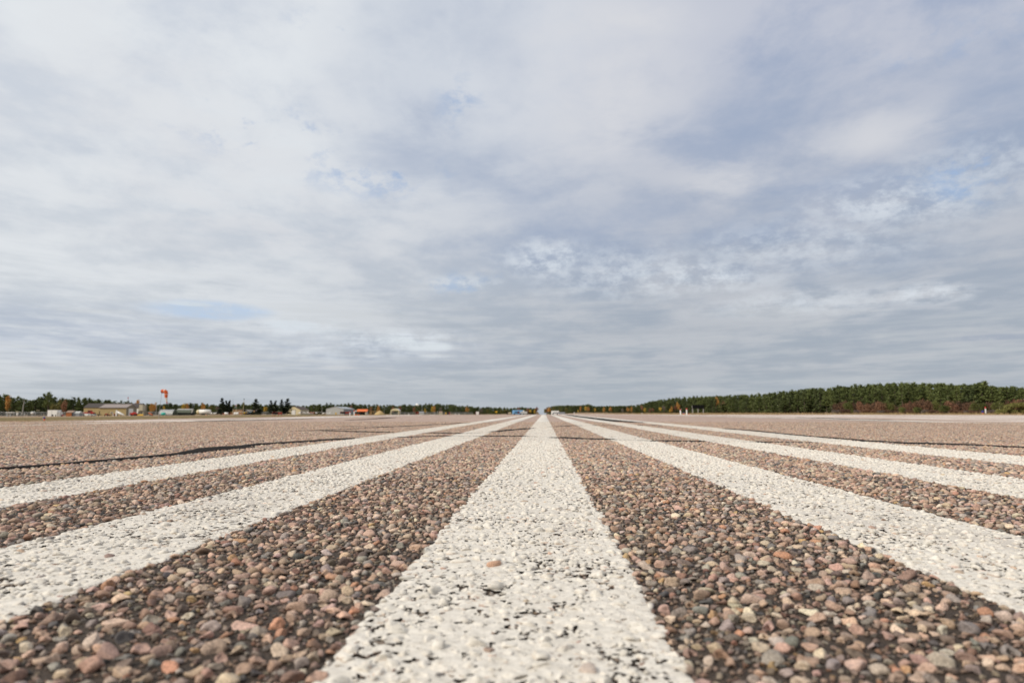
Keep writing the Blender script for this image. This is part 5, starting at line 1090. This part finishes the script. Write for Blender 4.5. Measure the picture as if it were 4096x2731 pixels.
e, s = thing("equipment_hut", 1686, 400, "small pale grey hut behind the thin poles in the distance", "hut"); gable(e, s, -8, 9, 14, 9, 12.5, M['steel'], M['steeld'], 'x', 0, .5, M['steeld'], .6)
e, s = thing("equipment_hut", 1762, 420, "small pinkish hut under the bare grey tree in the distance", "hut"); gable(e, s, -7, 7, 12, 9, 13, M['creamside'], M['shinglet'], 'x', 0, .5, M['creamside'], .6)
e, s = thing("antenna_stand", 1822, 360, "white cross-shaped antenna stand beyond the dark box sign", "antenna"); MB(s).tube((0, 0, -3), (0, 0, 7), .9).build("mast", M['white'], e); MB(s).box(-7, 7, -1, 1, -.5, 1.2).build("base", M['white2'], e)
e, s = thing("small_cabinet", 1836, 362, "tiny white cabinet next to the cross-shaped antenna stand", "cabinet"); MB(s).box(-1.8, 1.8, -1.5, 1.5, -3, 4.5).build("box", M['white'], e); MB(s).box(-2.1, 2.1, -1.8, 1.8, 4.5, 5.1).build("lid", M['white2'], e)
e, s = thing("white_cabinet", 1910, 300, "white cabinet between dark red side panels in the distance", "cabinet"); MB(s).box(-5.6, 5.6, -2, 2, -4, 13).build("body", M['white'], e); MB(s).box(-9, -5.8, -1, 1, -3, 12).build("side_panel", M['maroon'], e); MB(s).box(5.8, 9, -1, 1, -3, 12).build("side_panel", M['maroon'], e); MB(s).box(-.2, .2, -2.3, -2.05, -2, 12).build("door_gap", M['galv'], e)
e, s = thing("yellow_marker", 1985, 320, "yellow marker board with a second yellow plate at its foot", "sign"); MB(s).box(-3.8, 3.8, -.6, .6, 9, 15).build("board", M['yellow_p'], e); MB(s).box(-3.4, 3.4, -.6, .6, -1, 2).build("foot_plate", M['yellow_p'], e); MB(s).box(-.6, .6, .65, 1.6, -4, 14).build("post", M['dark'], e)
e, s = thing("dark_board", 2036, 330, "dark box with a beige panel beside the blue truck", "sign"); MB(s).box(-10, -5, -2, 2, 2, 13).build("box", M['black'], e); MB(s).box(-4.7, 9, -.6, .6, 5, 10.5).build("panel", M['buff'], e); MB(s).box(-8, -7, -1, 1, -4, 2).box(5, 6, .7, 1.4, -4, 9).build("leg", M['dark'], e)
# blue truck and the white building at the far end
e, s = thing("blue_truck", 2074, 400, "light blue box truck with a white nose at the far end of the runway", "truck")
MB(s).box(-25, 17, 0, 24, 2.4, 19).build("box_body", M['blue'], e); MB(s).box(-15, -3, -.5, .1, 5.5, 14).build("side_panel", M['blued'], e); MB(s).prism([(17.2, 2.4), (26, 2.4), (26, 10), (23, 17.5), (17.2, 18.2)], 1, 23).build("cab", M['white'], e); MB(s).box(-4, 4, -.9, -.55, 6, 13.5).build("dark_emblem_panel", M['maroon'], e)
for x in (-17, 8, 21): wheel(e, s, x, 0, 3, 1.2)
e, s = thing("grey_board", 2096, 340, "pale grey sign board standing before the blue truck's white nose", "sign", None); MB(s).box(-14, 13, -.7, .7, 5, 13.5).build("board", M['steel'], e)
for x in (-10, 9): MB(s).box(x - .6, x + .6, .75, 1.8, -4, 12).build("post", M['galv'], e)
e, s = thing("white_bus", 2221, 400, "white bus with a long grey window band, just past the gap", "bus")
MB(s).prism([(-15, 2.2), (15, 2.2), (15, 14), (14, 15.6), (-13.5, 15.6), (-15, 13.5)], 0, 16).build("body", M['white'], e); MB(s).box(-10, 15.2, -.5, .1, 6, 10.5).build("window_band", M['steeld'], e); MB(s).box(-14, 14, 2, 14, 15.7, 16.3).build("roof", M['white2'], e)
for x in (-9, 9): wheel(e, s, x, 0, 2.6, 1.0)
e, s = thing("grey_board", 2249, 345, "darker grey sign board beside the white bus", "sign"); MB(s).box(-13, 11, -.7, .7, 3.5, 11.5).build("board", M['steeld'], e)
for x in (-9, 7): MB(s).box(x - .6, x + .6, .75, 1.8, -4, 10).build("post", M['galv'], e)
e, s = thing("round_sign", 2297, 360, "small pale round sign on a post by the mustard bush", "sign"); MB(s).loft([(0, -.4, 8), (0, .4, 8)], [2.6, 2.6], 14).build("disc", M['white2'], e); MB(s).tube((0, .9, -4), (0, .9, 9), .5).build("post", M['galv'], e)
